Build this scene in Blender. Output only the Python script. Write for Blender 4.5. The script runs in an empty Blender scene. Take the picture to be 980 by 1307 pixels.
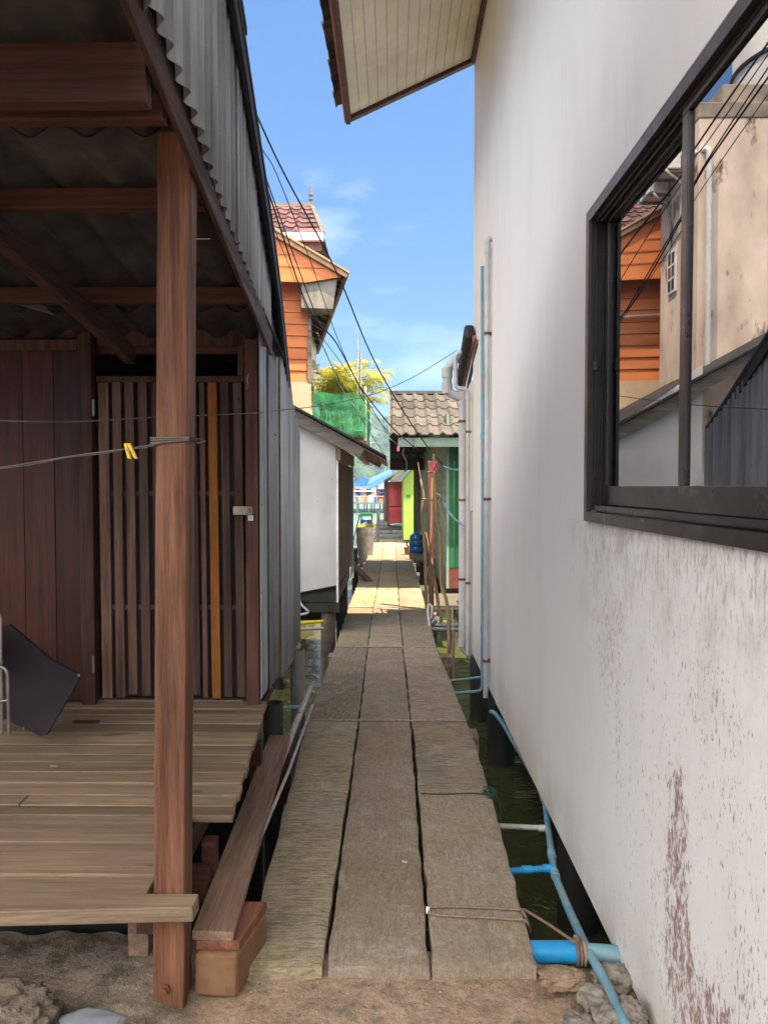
import bpy, bmesh, math, random
from mathutils import Vector, Matrix, noise
random.seed(7)
R = math.radians
scene = bpy.context.scene
COL = scene.collection
# ------------------------------------------------------------ camera
FPX = 950.0                                   # focal length in photo pixels (photo is 980 x 1307)
EYE = Vector((0, 0, 1.65))
PITCH = math.atan((653.5 - 622) / FPX)
YAW = math.atan(11 / FPX)
cd = bpy.data.cameras.new('camera'); cam = bpy.data.objects.new('camera', cd); COL.objects.link(cam)
cam.location = EYE
cam.rotation_euler = (math.pi / 2 - PITCH, 0, YAW)
cd.sensor_fit = 'VERTICAL'; cd.sensor_height = 36; cd.lens = 36 * FPX / 1307
cd.clip_start = 0.05; cd.clip_end = 5000
scene.camera = cam
CM = cam.rotation_euler.to_matrix()
# ------------------------------------------------------------ sky, sun, exposure
SUN = Vector((-0.33, 0.26, -1.0))             # the way the light travels
elev = math.atan2(1.0, math.hypot(SUN.x, SUN.y))
azim = math.atan2(-SUN.x, -SUN.y)
w = bpy.data.worlds.new('World'); scene.world = w; w.use_nodes = True
wt = w.node_tree; wt.nodes.clear()
wo = wt.nodes.new('ShaderNodeOutputWorld'); wb = wt.nodes.new('ShaderNodeBackground')
sk = wt.nodes.new('ShaderNodeTexSky'); sk.sky_type = 'NISHITA'; sk.sun_disc = False
sk.sun_elevation = elev; sk.sun_rotation = azim; sk.air_density = 1.0; sk.dust_density = 0.3; sk.ozone_density = 3.0
wb.inputs['Strength'].default_value = 0.05
# thin clouds ahead, an added bright cloud bank behind and overhead as fill light
tc = wt.nodes.new('ShaderNodeTexCoord'); sp0 = wt.nodes.new('ShaderNodeSeparateXYZ'); wt.links.new(tc.outputs['Generated'], sp0.inputs[0])
mp = wt.nodes.new('ShaderNodeMapping'); mp.inputs['Scale'].default_value = (3.0, 3.0, 9.0)
cn = wt.nodes.new('ShaderNodeTexNoise'); cn.inputs['Scale'].default_value = 1.5; cn.inputs['Detail'].default_value = 7; cn.inputs['Roughness'].default_value = .55
cr = wt.nodes.new('ShaderNodeMapRange'); cr.inputs['From Min'].default_value = .60; cr.inputs['From Max'].default_value = .80; cr.inputs['To Max'].default_value = .30
cmx = wt.nodes.new('ShaderNodeMix'); cmx.data_type = 'RGBA'
cmx.inputs['B'].default_value = (9.0, 9.2, 9.6, 1)
wt.links.new(tc.outputs['Generated'], mp.inputs['Vector']); wt.links.new(mp.outputs['Vector'], cn.inputs['Vector'])
wt.links.new(cn.outputs['Fac'], cr.inputs['Value'])
wt.links.new(cr.outputs['Result'], cmx.inputs['Factor'])
hr = wt.nodes.new('ShaderNodeMapRange'); hr.interpolation_type = 'SMOOTHSTEP'; hr.inputs['From Min'].default_value = 0.0; hr.inputs['From Max'].default_value = .55; wt.links.new(sp0.outputs[2], hr.inputs['Value'])
ht_ = wt.nodes.new('ShaderNodeMix'); ht_.data_type = 'RGBA'; ht_.inputs['A'].default_value = (.32, .47, .69, 1); ht_.inputs['B'].default_value = (.64, .89, 1.11, 1); wt.links.new(hr.outputs['Result'], ht_.inputs['Factor'])
hm = wt.nodes.new('ShaderNodeMix'); hm.data_type = 'RGBA'; hm.blend_type = 'MULTIPLY'; hm.inputs['Factor'].default_value = 1; wt.links.new(sk.outputs['Color'], hm.inputs['A']); wt.links.new(ht_.outputs['Result'], hm.inputs['B'])
wt.links.new(hm.outputs['Result'], cmx.inputs['A'])
# unseen bank of bright cloud, added behind the camera to fill the shade
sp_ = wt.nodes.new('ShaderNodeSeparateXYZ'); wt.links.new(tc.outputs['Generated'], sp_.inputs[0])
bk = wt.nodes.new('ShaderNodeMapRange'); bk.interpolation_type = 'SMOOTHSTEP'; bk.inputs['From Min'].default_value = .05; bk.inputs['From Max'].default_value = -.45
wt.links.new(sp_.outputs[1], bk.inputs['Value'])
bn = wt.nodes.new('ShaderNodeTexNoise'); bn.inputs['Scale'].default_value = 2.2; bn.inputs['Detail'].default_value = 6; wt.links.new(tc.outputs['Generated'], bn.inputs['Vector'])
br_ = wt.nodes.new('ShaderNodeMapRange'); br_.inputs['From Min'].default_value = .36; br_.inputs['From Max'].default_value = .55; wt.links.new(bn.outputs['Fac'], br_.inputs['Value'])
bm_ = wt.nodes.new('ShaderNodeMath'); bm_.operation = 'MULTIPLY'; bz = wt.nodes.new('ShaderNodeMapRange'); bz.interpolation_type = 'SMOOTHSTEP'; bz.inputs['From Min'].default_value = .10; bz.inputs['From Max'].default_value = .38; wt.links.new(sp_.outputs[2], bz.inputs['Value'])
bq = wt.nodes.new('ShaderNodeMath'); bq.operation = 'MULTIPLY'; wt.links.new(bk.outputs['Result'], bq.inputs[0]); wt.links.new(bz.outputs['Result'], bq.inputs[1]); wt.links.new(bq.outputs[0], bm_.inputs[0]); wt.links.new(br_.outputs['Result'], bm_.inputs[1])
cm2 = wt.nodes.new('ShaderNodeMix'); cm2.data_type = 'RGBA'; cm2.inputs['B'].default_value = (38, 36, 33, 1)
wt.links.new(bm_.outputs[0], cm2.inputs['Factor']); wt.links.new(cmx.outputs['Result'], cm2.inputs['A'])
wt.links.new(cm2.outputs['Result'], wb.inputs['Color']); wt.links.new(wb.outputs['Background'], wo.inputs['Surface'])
sd = bpy.data.lights.new('sun', 'SUN'); so = bpy.data.objects.new('sun', sd); COL.objects.link(so)
sd.energy = 3.4; sd.angle = R(0.5); sd.color = (1.0, 0.82, 0.57)
so.rotation_euler = SUN.to_track_quat('-Z', 'Y').to_euler(); so.location = (5, -5, 20)
scene.view_settings.view_transform = 'Standard'; scene.view_settings.look = 'None'
scene.view_settings.exposure = 2.15; scene.view_settings.gamma = 1.0
scene.render.engine = 'CYCLES'
scene.cycles.max_bounces = 10; scene.cycles.diffuse_bounces = 6; scene.cycles.volume_bounces = 0

# ------------------------------------------------------------ measuring helpers (photo pixel -> place in the world)
def ray(px, py):
    return CM @ Vector(((px - 490) / FPX, -(py - 653.5) / FPX, -1))
def at(px, py, Y):
    d = ray(px, py); return EYE + d * (Y / d.y)
def atx(px, py, X):
    d = ray(px, py); return EYE + d * (X / d.x)
def atz(px, py, Z):
    d = ray(px, py); return EYE + d * ((Z - EYE.z) / d.z)

# ------------------------------------------------------------ materials
def lin(c):
    if isinstance(c, str):
        c = c.lstrip('#'); v = [int(c[i:i + 2], 16) / 255 for i in (0, 2, 4)]
        v = [x / 12.92 if x <= .04045 else ((x + .055) / 1.055) ** 2.4 for x in v]
    else: v = list(c)
    return (v[0], v[1], v[2], 1)
class NT:
    def __init__(s, name):
        s.m = bpy.data.materials.new(name); s.m.use_nodes = True; s.t = s.m.node_tree
        s.b = s.t.nodes['Principled BSDF']; s.out = s.t.nodes['Material Output']
        s.b.inputs['Specular IOR Level'].default_value = .35
        g = s.t.nodes.new('ShaderNodeNewGeometry'); s.pos = g.outputs['Position']; s.geo = g
    def n(s, typ, **kw):
        x = s.t.nodes.new(typ)
        for k, v in kw.items():
            if k.startswith('i_'):
                x.inputs[k[2:].replace('_', ' ')].default_value = v
            else: setattr(x, k, v)
        return x
    def l(s, a, b): s.t.links.new(a, b)
    def vmul(s, vec, sc):
        x = s.n('ShaderNodeVectorMath', operation='MULTIPLY'); s.l(vec, x.inputs[0]); x.inputs[1].default_value = sc; return x.outputs[0]
    def noise(s, sc=(1, 1, 1), scale=1, detail=5, rough=.55, dist=0, vec=None):
        x = s.n('ShaderNodeTexNoise'); s.l(s.vmul(vec or s.pos, sc), x.inputs['Vector'])
        x.inputs['Scale'].default_value = scale; x.inputs['Detail'].default_value = detail; x.inputs['Roughness'].default_value = rough; x.inputs['Distortion'].default_value = dist
        return x.outputs['Fac']
    def mr(s, v, a, b, c=0, d=1, smooth=False):
        x = s.n('ShaderNodeMapRange'); s.l(v, x.inputs['Value'])
        if smooth: x.interpolation_type = 'SMOOTHSTEP'
        for k, q in zip(('From Min', 'From Max', 'To Min', 'To Max'), (a, b, c, d)): x.inputs[k].default_value = q
        return x.outputs['Result']
    def math(s, op, a, b=None, clamp=False):
        x = s.n('ShaderNodeMath', operation=op); x.use_clamp = clamp
        for i, q in enumerate((a, b)):
            if q is None: continue
            if isinstance(q, (int, float)): x.inputs[i].default_value = q
            else: s.l(q, x.inputs[i])
        return x.outputs[0]
    def mix(s, f, a, b, mode='MIX'):
        x = s.n('ShaderNodeMix', data_type='RGBA', blend_type=mode)
        for k, q in (('Factor', f), ('A', a), ('B', b)):
            if isinstance(q, (int, float)): x.inputs[k].default_value = q
            elif isinstance(q, (tuple, str)): x.inputs[k].default_value = lin(q)
            else: s.l(q, x.inputs[k])
        return x.outputs['Result']
    def scale(s, col, f):
        x = s.n('ShaderNodeVectorMath', operation='SCALE'); s.l(col, x.inputs[0]); s.l(f, x.inputs['Scale']); return x.outputs[0]
    def tone(s):
        a = s.n('ShaderNodeAttribute', attribute_name='tone'); return a.outputs['Fac']
    def sep(s):
        x = s.n('ShaderNodeSeparateXYZ'); s.l(s.pos, x.inputs[0]); return x.outputs
    def bump(s, h, strength=.3, dist=.01):
        x = s.n('ShaderNodeBump'); x.inputs['Strength'].default_value = strength; x.inputs['Distance'].default_value = dist
        s.l(h, x.inputs['Height'])
        s.l(x.outputs[0], s.b.inputs['Normal'])
    def fin(s, col=None, rough=None, metal=None):
        for k, q in (('Base Color', col), ('Roughness', rough), ('Metallic', metal)):
            if q is None: continue
            if isinstance(q, (int, float)): s.b.inputs[k].default_value = q
            elif isinstance(q, (tuple, str)): s.b.inputs[k].default_value = lin(q)
            else: s.l(q, s.b.inputs[k])
        return s.m
def generic(name, c1, c2, sc=(1, 1, 1), scale=4, detail=6, rough=(.6, .9), bump=.3, bd=.004, tone=.35, metal=0, spot=None, spot_amt=.68, spot_scale=(25, 25, 25), fine=60, spec=.35, grain=None, gamp=.6):
    s = NT(name)
    n1 = s.noise(sc, scale, detail, .6)
    n2 = s.noise((1, 1, 1), 1.3, 3)
    f = s.mr(n1, .32, .68)
    c = s.mix(f, c1, c2)
    if spot:
        n3 = s.noise(spot_scale, 1, 4, .6)
        c = s.mix(s.mr(n3, spot_amt, spot_amt + .08), c, spot)
    k = s.math('MULTIPLY', s.mr(s.tone(), 0, 1, 1 - tone, 1 + tone), s.mr(n2, .25, .75, .82, 1.15))
    c = s.scale(c, k)
    if grain:
        gg = s.noise(grain, 1, 4, .75, .25); c = s.scale(c, s.mr(gg, .32, .66, gamp, 1.18))
        gk = s.noise(tuple(q * .16 for q in grain), 1, 5, .8, .6); c = s.scale(c, s.mr(gk, .56, .72, 1.0, gamp))
    n4 = gg if grain else s.noise(sc, scale * 6, 5, .7)
    s.b.inputs['Specular IOR Level'].default_value = spec
    n5 = s.noise((1, 1, 1), fine, 3, .6)
    h = s.math('ADD', s.math('MULTIPLY', n4, .7), s.math('MULTIPLY', n5, .4))
    s.bump(h, bump, bd)
    return s.fin(c, s.mr(n1, .3, .7, rough[1], rough[0]), metal)
def wood(name, c1, c2, axis, rough=(.55, .85), tone=.4, spot=None, bump=.35, k=1.0, gamp=.6):
    sc = [28 * k, 28 * k, 28 * k]; sc[axis] = 1.6 * k
    return generic(name, c1, c2, tuple(sc), 1, 6, rough, bump, .003, tone, spot=spot, spot_amt=.66, spot_scale=tuple(8 if i != axis else 3 for i in range(3)), grain=tuple((120 if i != axis else 5.0) for i in range(3)), gamp=gamp)
def plain(name, c, rough=.5, metal=0, var=.12, bump=.05, scale=9, spec=.4):
    cc = lin(c); d = tuple(x * (1 - var * 2) for x in cc[:3]); u = tuple(min(1, x * (1 + var)) for x in cc[:3])
    return generic(name, d, u, (1, 1, 1), scale, 4, (max(.02, rough - .08), min(1, rough + .1)), bump, .002, .25, metal, spec=spec)

M = {}
M['post_wood'] = wood('post wood', (.075, .029, .015), (.20, .087, .045), 2, spot=(.05, .02, .012))
M['dark_wood_y'] = wood('dark wood along alley', (.032, .014, .009), (.08, .035, .022), 1)
M['dark_wood_x'] = wood('dark wood across alley', (.042, .012, .006), (.09, .03, .015), 0)
M['red_board'] = wood('dark red upright boards', (.032, .007, .0035), (.062, .015, .007), 2, rough=(.35, .6), tone=.35)
M['jamb'] = wood('brown jamb wood', (.036, .013, .008), (.085, .034, .02), 2)
M['slat'] = wood('weathered slat wood', (.055, .026, .016), (.14, .076, .05), 2, spot=(.03, .016, .01), tone=.55)
M['slat_yellow'] = wood('ochre painted slat', (.26, .085, .006), (.36, .125, .01), 2, spot=(.15, .06, .02), tone=.2)
M['deck'] = wood('deck boards', (.125, .088, .056), (.215, .152, .098), 0, spot=(.08, .06, .042), tone=.36, bump=.5, gamp=.74)
M['plank'] = wood('plank wood', (.17, .105, .07), (.30, .19, .13), 1, tone=.2)
M['grey_wood'] = wood('grey weathered wood', (.09, .08, .066), (.2, .18, .15), 0)
M['stick'] = wood('bare stick', (.2, .125, .065), (.42, .29, .16), 2, spot=(.1, .06, .03), tone=.5)
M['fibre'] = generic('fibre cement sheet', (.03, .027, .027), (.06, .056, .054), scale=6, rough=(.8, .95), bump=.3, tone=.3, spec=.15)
M['red_roof'] = plain('rust red roof sheet', (.2, .06, .045), .6)
M['dark_roof'] = plain('dark roof sheet', (.02, .022, .028), .6)
def zinc():
    s = NT('galvanised sheet')
    n = s.noise((14, 14, .9), 1, 6, .65); n2 = s.noise((60, 60, 60), 1, 2); n3 = s.noise((3, 3, .5), 1, 3)
    c = s.mix(s.mr(n, .35, .7), (.22, .24, .26), (.44, .47, .50))
    c = s.mix(s.mr(n2, .6, .75, 0, .25), c, (.5, .52, .54))
    r = s.noise((7, 7, 2.2), 1.4, 5, .7)
    c = s.mix(s.mr(r, .69, .76, 0, .8), c, (.07, .035, .022))
    c = s.scale(c, s.math('MULTIPLY', s.mr(n3, .3, .7, .75, 1.15), s.mr(s.tone(), 0, 1, .55, 1.45)))
    s.bump(n, .2, .003)
    return s.fin(c, s.mr(n, .3, .7, .62, .42), .35)
M['zinc'] = zinc()
def slabmat():
    s = NT('cast concrete slab'); xyz = s.sep()
    t = s.tone()
    nx = s.noise((9, 85, 20), 1, 4, .65, .9); ny = s.noise((85, 13, 20), 1, 4, .7, 1.0)
    sel = s.mr(t, .49, .51)                                   # tone above .5: brushed lengthways
    br = s.mix(sel, nx, ny)
    brf = s.n('ShaderNodeSeparateColor'); s.l(br, brf.inputs[0]); brf = brf.outputs[0]
    wear = s.mr(s.noise((1, 1, 1), 3.5, 4, .6), .30, .52)     # where the brushing has survived
    big = s.noise((1, 1, 1), 1.8, 6, .65)
    tt = s.math('FRACT', s.math('MULTIPLY', t, 7.0))
    base = s.mix(tt, (.35, .285, .165), (.34, .25, .168))
    base = s.mix(s.mr(big, .38, .68, 0, .8), base, (.40, .335, .27))
    lines = s.mr(brf, .40, .62, .56, 1.16)
    base = s.scale(base, s.mr(s.math('FRACT', s.math('MULTIPLY', t, 13.0)), 0, 1, .66, 1.12)); stg = s.math('MAXIMUM', s.math('SUBTRACT', 1.0, s.math('MULTIPLY', sel, .45)), s.mr(s.math('FRACT', s.math('MULTIPLY', t, 13.0)), .08, .10, 1, 0))
    wear = s.math('MULTIPLY', wear, stg)
    base = s.scale(base, s.math('ADD', s.math('MULTIPLY', lines, wear), s.math('SUBTRACT', 1.0, wear)))
    gr = s.noise((1, 1, 1), 130, 4, .75); gr2 = s.noise((1, 1, 1), 38, 5, .7)
    base = s.scale(base, s.mr(gr, .32, .68, .78, 1.16)); base = s.scale(base, s.mr(gr2, .3, .7, .78, 1.18))
    st = s.noise((1, 1, 1), 6, 7, .72)
    base = s.mix(s.mr(st, .55, .70, 0, .6), base, (.47, .42, .36))
    bl = s.noise((1, 1, 1), 12, 6, .7)
    base = s.mix(s.mr(bl, .62, .70, 0, .7), base, (.10, .08, .058))
    v = s.n('ShaderNodeTexVoronoi'); v.inputs['Scale'].default_value = 60; s.l(s.pos, v.inputs['Vector'])
    pit = s.math('MULTIPLY', s.mr(v.outputs['Distance'], .10, .2, 1, 0), s.mr(bl, .45, .6))
    base = s.mix(s.math('MULTIPLY', pit, .7), base, (.07, .055, .04))
    mo = s.noise((4, 1.3, 4), 1, 6, .7)
    base = s.mix(s.mr(mo, .52, .72, 0, .6), base, (.13, .125, .065))
    h = s.math('ADD', s.math('MULTIPLY', s.math('MULTIPLY', brf, wear), .9), s.math('MULTIPLY', gr, .6)); h = s.math('ADD', h, s.math('MULTIPLY', st, 1.2)); h = s.math('SUBTRACT', h, s.math('MULTIPLY', pit, .8))
    s.bump(h, .8, .006)
    return s.fin(base, .92)
M['slab'] = slabmat()
def ptone(along, hue, val):
    """the tone number whose fractions give this brushing direction, hue and value"""
    return min((abs((t * 7) % 1 - hue) + abs((t * 13) % 1 - val), t) for t in [i / 2000 for i in range(2000)] if (t >= .51) == along and abs(t - .5) > .011)[1]
def groundmat():
    s = NT('rough ground concrete')
    a = s.noise((1, 1, 1), 3, 7, .65); b = s.noise((1, 1, 1), 45, 5, .7); c3 = s.noise((1, 1, 1), 9, 5, .7)
    c = s.mix(s.mr(a, .35, .65), (.30, .20, .13), (.40, .29, .20))
    c = s.mix(s.mr(c3, .58, .72, 0, .7), c, (.12, .095, .07))
    c = s.scale(c, s.mr(b, .25, .75, .6, 1.35))
    xyz = s.sep(); x = xyz[0]
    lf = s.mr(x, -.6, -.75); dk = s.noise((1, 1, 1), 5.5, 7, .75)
    c = s.mix(s.math('MULTIPLY', lf, .7), c, (.17, .145, .12))  # left side darker and greyer: its shadow is put into the colour
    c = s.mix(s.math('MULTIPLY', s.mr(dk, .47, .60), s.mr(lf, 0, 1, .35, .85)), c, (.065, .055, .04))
    c = s.mix(s.math('MULTIPLY', s.mr(s.noise((1, 1, 1), 7, 5, .7), .56, .66), .5), c, (.075, .08, .045))
    v = s.n('ShaderNodeTexVoronoi'); v.inputs['Scale'].default_value = 85; s.l(s.pos, v.inputs['Vector'])
    c = s.mix(s.mr(v.outputs['Distance'], .12, .25, .5, 0), c, (.42, .36, .29))
    s.bump(s.math('ADD', b, s.math('MULTIPLY', c3, 1.2)), .9, .012)
    return s.fin(c, .95)
M['ground'] = groundmat()
M['bank'] = generic('damp concrete bank', (.06, .048, .036), (.17, .14, .11), scale=5, rough=(.8, .95), bump=.9, bd=.012, spot=(.04, .045, .025), spot_amt=.58, spot_scale=(6, 6, 6))
M['rubble'] = generic('rubble', (.15, .125, .10), (.40, .35, .30), scale=30, rough=(.85, .98), bump=.9, bd=.01, spot=(.08, .06, .05), spot_amt=.6)
M['brown_rock'] = generic('brown broken concrete', (.10, .075, .055), (.27, .215, .165), scale=26, rough=(.85, .98), bump=1.0, bd=.012, spot=(.04, .03, .025), spot_amt=.58, spot_scale=(20, 20, 20))
M['pile'] = generic('concrete pile', (.14, .135, .125), (.28, .27, .25), (1, 1, .3), 6, rough=(.8, .95), bump=.6, spot=(.06, .06, .045), spot_amt=.6, spot_scale=(6, 6, 3))
M['jar'] = generic('mottled grey jar', (.09, .088, .08), (.22, .21, .19), (1, 1, 1), 5, rough=(.8, .95), bump=.4)
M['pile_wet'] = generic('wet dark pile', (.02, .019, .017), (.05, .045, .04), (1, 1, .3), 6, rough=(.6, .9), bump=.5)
def whitewall():
    s = NT('white painted render'); x, y, z = s.sep()
    big = s.noise((1, .8, .35), 1.1, 4, .5)
    c = s.mix(s.mr(big, .3, .7), (.735, .72, .715), (.80, .79, .785))
    # cream tint near the far corner: warm bounced light put into the colour
    c = s.mix(s.mr(y, 5.3, 7.6, 0, .55), c, (.74, .66, .53))
    # thin vertical dust streaks
    st = s.noise((1, 26, .7), 1, 6, .6)
    c = s.mix(s.mr(st, .58, .78, 0, .14), c, (.40, .36, .34)); bz_ = s.noise((1, 3, 1.2), 1, 6, .65); c = s.mix(s.mr(bz_, .5, .72, 0, .16), c, (.45, .42, .41))
    # grime that ran down from the sill
    def box(v, a, b, e):
        return s.math('MULTIPLY', s.mr(v, a - e, a + e, 0, 1, True), s.mr(v, b - e, b + e, 1, 0, True))
    dr = s.noise((1, 60, 15.0), 1, 7, .78); sp = s.noise((1, 95, 30), 1, 5, .75); sp2 = s.noise((1, 55, 24), 1, 4, .7)
    under = s.math('MULTIPLY', s.mr(z, .95, 1.5, 0, 1, True), box(y, .6, 3.15, .12))
    under = s.math('MULTIPLY', under, s.mr(z, 1.505, 1.515, 1, 0))
    g = s.math('MULTIPLY', s.mr(s.math('ADD', dr, s.math('MULTIPLY', under, .10)), .60, .69, 0, 1), s.math('POWER', under, .7))
    c = s.mix(s.math('MULTIPLY', g, .62), c, (.27, .225, .20))
    # flaked specks over the lower wall
    zone = s.math('MULTIPLY', box(y, 1.2, 3.05, .25), s.mr(z, 1.45, 1.1, .15, 1, True))
    clump = s.noise((1, 3.2, 1.5), 1, 4, .6)
    spv = s.math('ADD', sp, s.math('MULTIPLY', s.mr(clump, .4, .65, 0, 1), .10))
    c = s.mix(s.math('MULTIPLY', s.mr(spv, .645, .675, 0, .85), zone), c, (.27, .20, .18))
    # the red undercoat showing through
    w1 = s.math('MULTIPLY', box(s.math('ADD', y, s.math('MULTIPLY', clump, .12)), 2.08, 2.27, .05), box(z, .18, .86, .10))
    w2 = s.math('MULTIPLY', box(s.math('ADD', y, s.math('MULTIPLY', clump, .2)), 1.66, 2.30, .12), box(z, -.1, .42, .16))
    ww = s.math('ADD', w1, w2, True)
    rn = s.math('ADD', s.math('ADD', s.math('MULTIPLY', s.noise((1, 22, 12), 1, 10, .86), .70), s.math('MULTIPLY', s.noise((1, 90, 40), 1, 4, .7), .30)), s.math('MULTIPLY', ww, .13))
    red = s.math('MULTIPLY', s.mr(rn, .605, .66), s.mr(ww, .02, .3))
    c = s.mix(s.math('MULTIPLY', red, .82), c, (.22, .060, .042))
    dk = s.math('MULTIPLY', s.mr(s.noise((1, 24, 11), 1, 8, .8), .60, .70), s.math('MULTIPLY', ww, .7))
    c = s.mix(dk, c, (.17, .12, .10))
    mot = s.noise((1, 7, 5), 1, 7, .75); mz = s.math('MULTIPLY', s.mr(z, .9, 1.45, .12, 1, True), box(y, .6, 3.4, .3)); mz = s.math('MULTIPLY', mz, s.mr(z, 1.505, 1.515, 1, 0))
    c = s.mix(s.math('MULTIPLY', s.mr(mot, .46, .68, 0, .5), mz), c, (.36, .31, .27))
    gr = s.noise((1, 1, 1), 55, 3, .6)
    # yellowish bare render along the foot of the wall
    ft = s.math('MULTIPLY', s.mr(z, .35, -.02, 0, 1, True), s.mr(s.noise((1, 3, 3), 1, 5), .35, .6))
    c = s.mix(s.math('MULTIPLY', ft, .6), c, (.55, .47, .38))
    ck = s.noise((1, 9, 4), 1, 6, .8); ckm = s.math('MULTIPLY', s.mr(s.math('ABSOLUTE', s.math('SUBTRACT', ck, .5)), 0, .004, 1, 0), s.mr(z, .4, .1))
    c = s.mix(s.math('MULTIPLY', ckm, .5), c, (.2, .16, .14))
    h = s.math('ADD', s.math('MULTIPLY', gr, .6), s.math('MULTIPLY', red, -.6))
    h = s.math('ADD', h, s.math('MULTIPLY', s.noise((1, 1, 1), 2.2, 3), 1.6))
    s.bump(h, .45, .004)
    s.b.inputs['Specular IOR Level'].default_value = .3
    return s.fin(c, s.mr(gr, .3, .7, .62, .5))
M['white_wall'] = whitewall()
M['soffit'] = plain('cream soffit board', (.80, .73, .60), .6, var=.03)
M['maroon'] = plain('maroon fascia', (.115, .035, .032), .5, var=.15)
M['salmon'] = plain('salmon fascia', (.42, .16, .12), .55, var=.12)
M['alu'] = plain('dark bronze window frame', (.042, .034, .032), .32, .3, var=.08, bump=.02)
M['alu_line'] = plain('pale frame edge', (.22, .19, .17), .35, .3, var=.08)
def glass():
    s = NT('tinted reflective glass'); s.t.nodes.remove(s.b)
    g = s.n('ShaderNodeBsdfGlossy'); g.inputs['Color'].default_value = (.44, .44, .45, 1); g.inputs['Roughness'].default_value = 0.0
    d = s.n('ShaderNodeBsdfDiffuse'); d.inputs['Color'].default_value = (.012, .012, .013, 1)
    x = s.n('ShaderNodeMixShader'); x.inputs[0].default_value = .82
    s.l(d.outputs[0], x.inputs[1]); s.l(g.outputs[0], x.inputs[2]); s.l(x.outputs[0], s.out.inputs[0]); return s.m
M['glass'] = glass()
M['glass_far'] = plain('dim pane', (.05, .06, .07), .12, var=.1)
M['pvc_white'] = plain('grey white pvc pipe', (.50, .49, .49), .42, var=.06)
M['pvc_old'] = generic('weathered pvc pipe', (.30, .29, .26), (.5, .48, .44), scale=5, rough=(.5, .8), bump=.2, spot=(.16, .12, .08), spot_amt=.6)
M['pvc_blue'] = generic('faded blue pvc pipe', (.085, .22, .30), (.20, .37, .43), (1, 1, 1), 5, rough=(.4, .6), bump=.1, spot=(.24, .28, .27), spot_amt=.55, spot_scale=(9, 9, 9))
M['pvc_blue_new'] = plain('bright blue pvc pipe', (.02, .27, .58), .3, var=.08)
M['rust'] = plain('rusty clamp', (.2, .075, .035), .8, var=.3)
M['iron'] = plain('dull steel tube', (.30, .27, .24), .35, .7, var=.15)
M['orange'] = generic('orange painted lap boards', (.50, .15, .045), (.62, .20, .065), (1, 1, 5), 2, rough=(.5, .7), bump=.1, tone=.12)
M['cream'] = generic('cream render', (.50, .37, .24), (.60, .47, .33), (1, 1, .6), 2, rough=(.8, .95), bump=.3, spot=(.35, .26, .2), spot_amt=.66, spot_scale=(3, 3, 2))
M['beige'] = generic('stained beige render', (.46, .37, .31), (.72, .59, .50), (1, 1, .4), 2.2, rough=(.85, .95), bump=.4, spot=(.12, .09, .075), spot_amt=.58, spot_scale=(3.5, 3.5, 1.5))
M['beige_top'] = generic('mouldy parapet', (.14, .115, .10), (.33, .27, .22), scale=3, rough=(.85, .95), bump=.6)
M['purple_tile'] = generic('glazed plum roof tile', (.085, .042, .038), (.17, .09, .08), scale=3, rough=(.2, .45), bump=.1, tone=.5, spec=.5)
M['grey_tile'] = generic('grey cement roof tile', (.062, .054, .048), (.125, .112, .10), scale=9, rough=(.8, .95), bump=.5, bd=.008, tone=.4, spot=(.035, .03, .027), spot_amt=.6, spot_scale=(9, 9, 9))
M['panel_grey'] = generic('grey white wall panel', (.42, .415, .42), (.52, .515, .52), (1, 1, .4), 2, rough=(.6, .8), bump=.12, spot=(.25, .22, .2), spot_amt=.72, spot_scale=(30, 30, 12))
M['tan_wood'] = wood('tan underside wood', (.30, .19, .11), (.50, .35, .22), 1)
M['brown_panel'] = generic('brown wall board', (.075, .04, .034), (.12, .065, .055), (1, 1, .4), 3, bump=.15)
M['green_pale'] = generic('pale green lap boards', (.20, .28, .22), (.30, .38, .30), (1, 1, 4), 3, rough=(.6, .85), bump=.2, tone=.2, spot=(.14, .13, .1), spot_amt=.66, spot_scale=(7, 7, 7))
M['green_deep'] = generic('deep green sheet', (.02, .14, .06), (.035, .19, .085), (5, 5, .6), 2, bump=.1)
M['green_trim'] = generic('pale green trim', (.22, .33, .27), (.34, .44, .37), scale=5, bump=.15, spot=(.15, .15, .12), spot_amt=.62, spot_scale=(7, 7, 7))
M['lime'] = plain('lime green paint', (.28, .43, .07), .6, var=.07)
M['red_paint'] = plain('red painted boards', (.42, .045, .05), .6, var=.12)
M['blue_roof'] = plain('blue roof sheet', (.09, .22, .40), .5, var=.1)
M['net'] = None
def netmat():
    s = NT('green shade net')
    n = s.noise((2, 2, 6), 1, 4, .6); f = s.noise((1, 1, 1), 160, 2, .5)
    s.fin(s.mix(s.mr(n, .35, .65), (.014, .18, .065), (.035, .31, .13)), .75)
    s.l(s.mr(n, .3, .7, .55, .85), s.b.inputs['Alpha'])
    s.b.inputs['Transmission Weight'].default_value = 0
    return s.m
M['net'] = netmat()
def leafmat(name, a, b, trans=.3):
    s = NT(name); n = s.noise((1, 1, 1), 3, 4)
    c = s.mix(s.mr(s.math('ADD', s.math('MULTIPLY', n, .5), s.math('MULTIPLY', s.tone(), .5)), .3, .7), a, b)
    s.fin(c, .5)
    tb = s.n('ShaderNodeBsdfTranslucent'); s.l(c, tb.inputs[0]); x = s.n('ShaderNodeMixShader'); x.inputs[0].default_value = trans
    s.l(s.b.outputs[0], x.inputs[1]); s.l(tb.outputs[0], x.inputs[2]); s.l(x.outputs[0], s.out.inputs[0]); return s.m
M['palm'] = leafmat('yellow green palm leaflet', (.28, .32, .035), (.60, .54, .06), .4)
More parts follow.
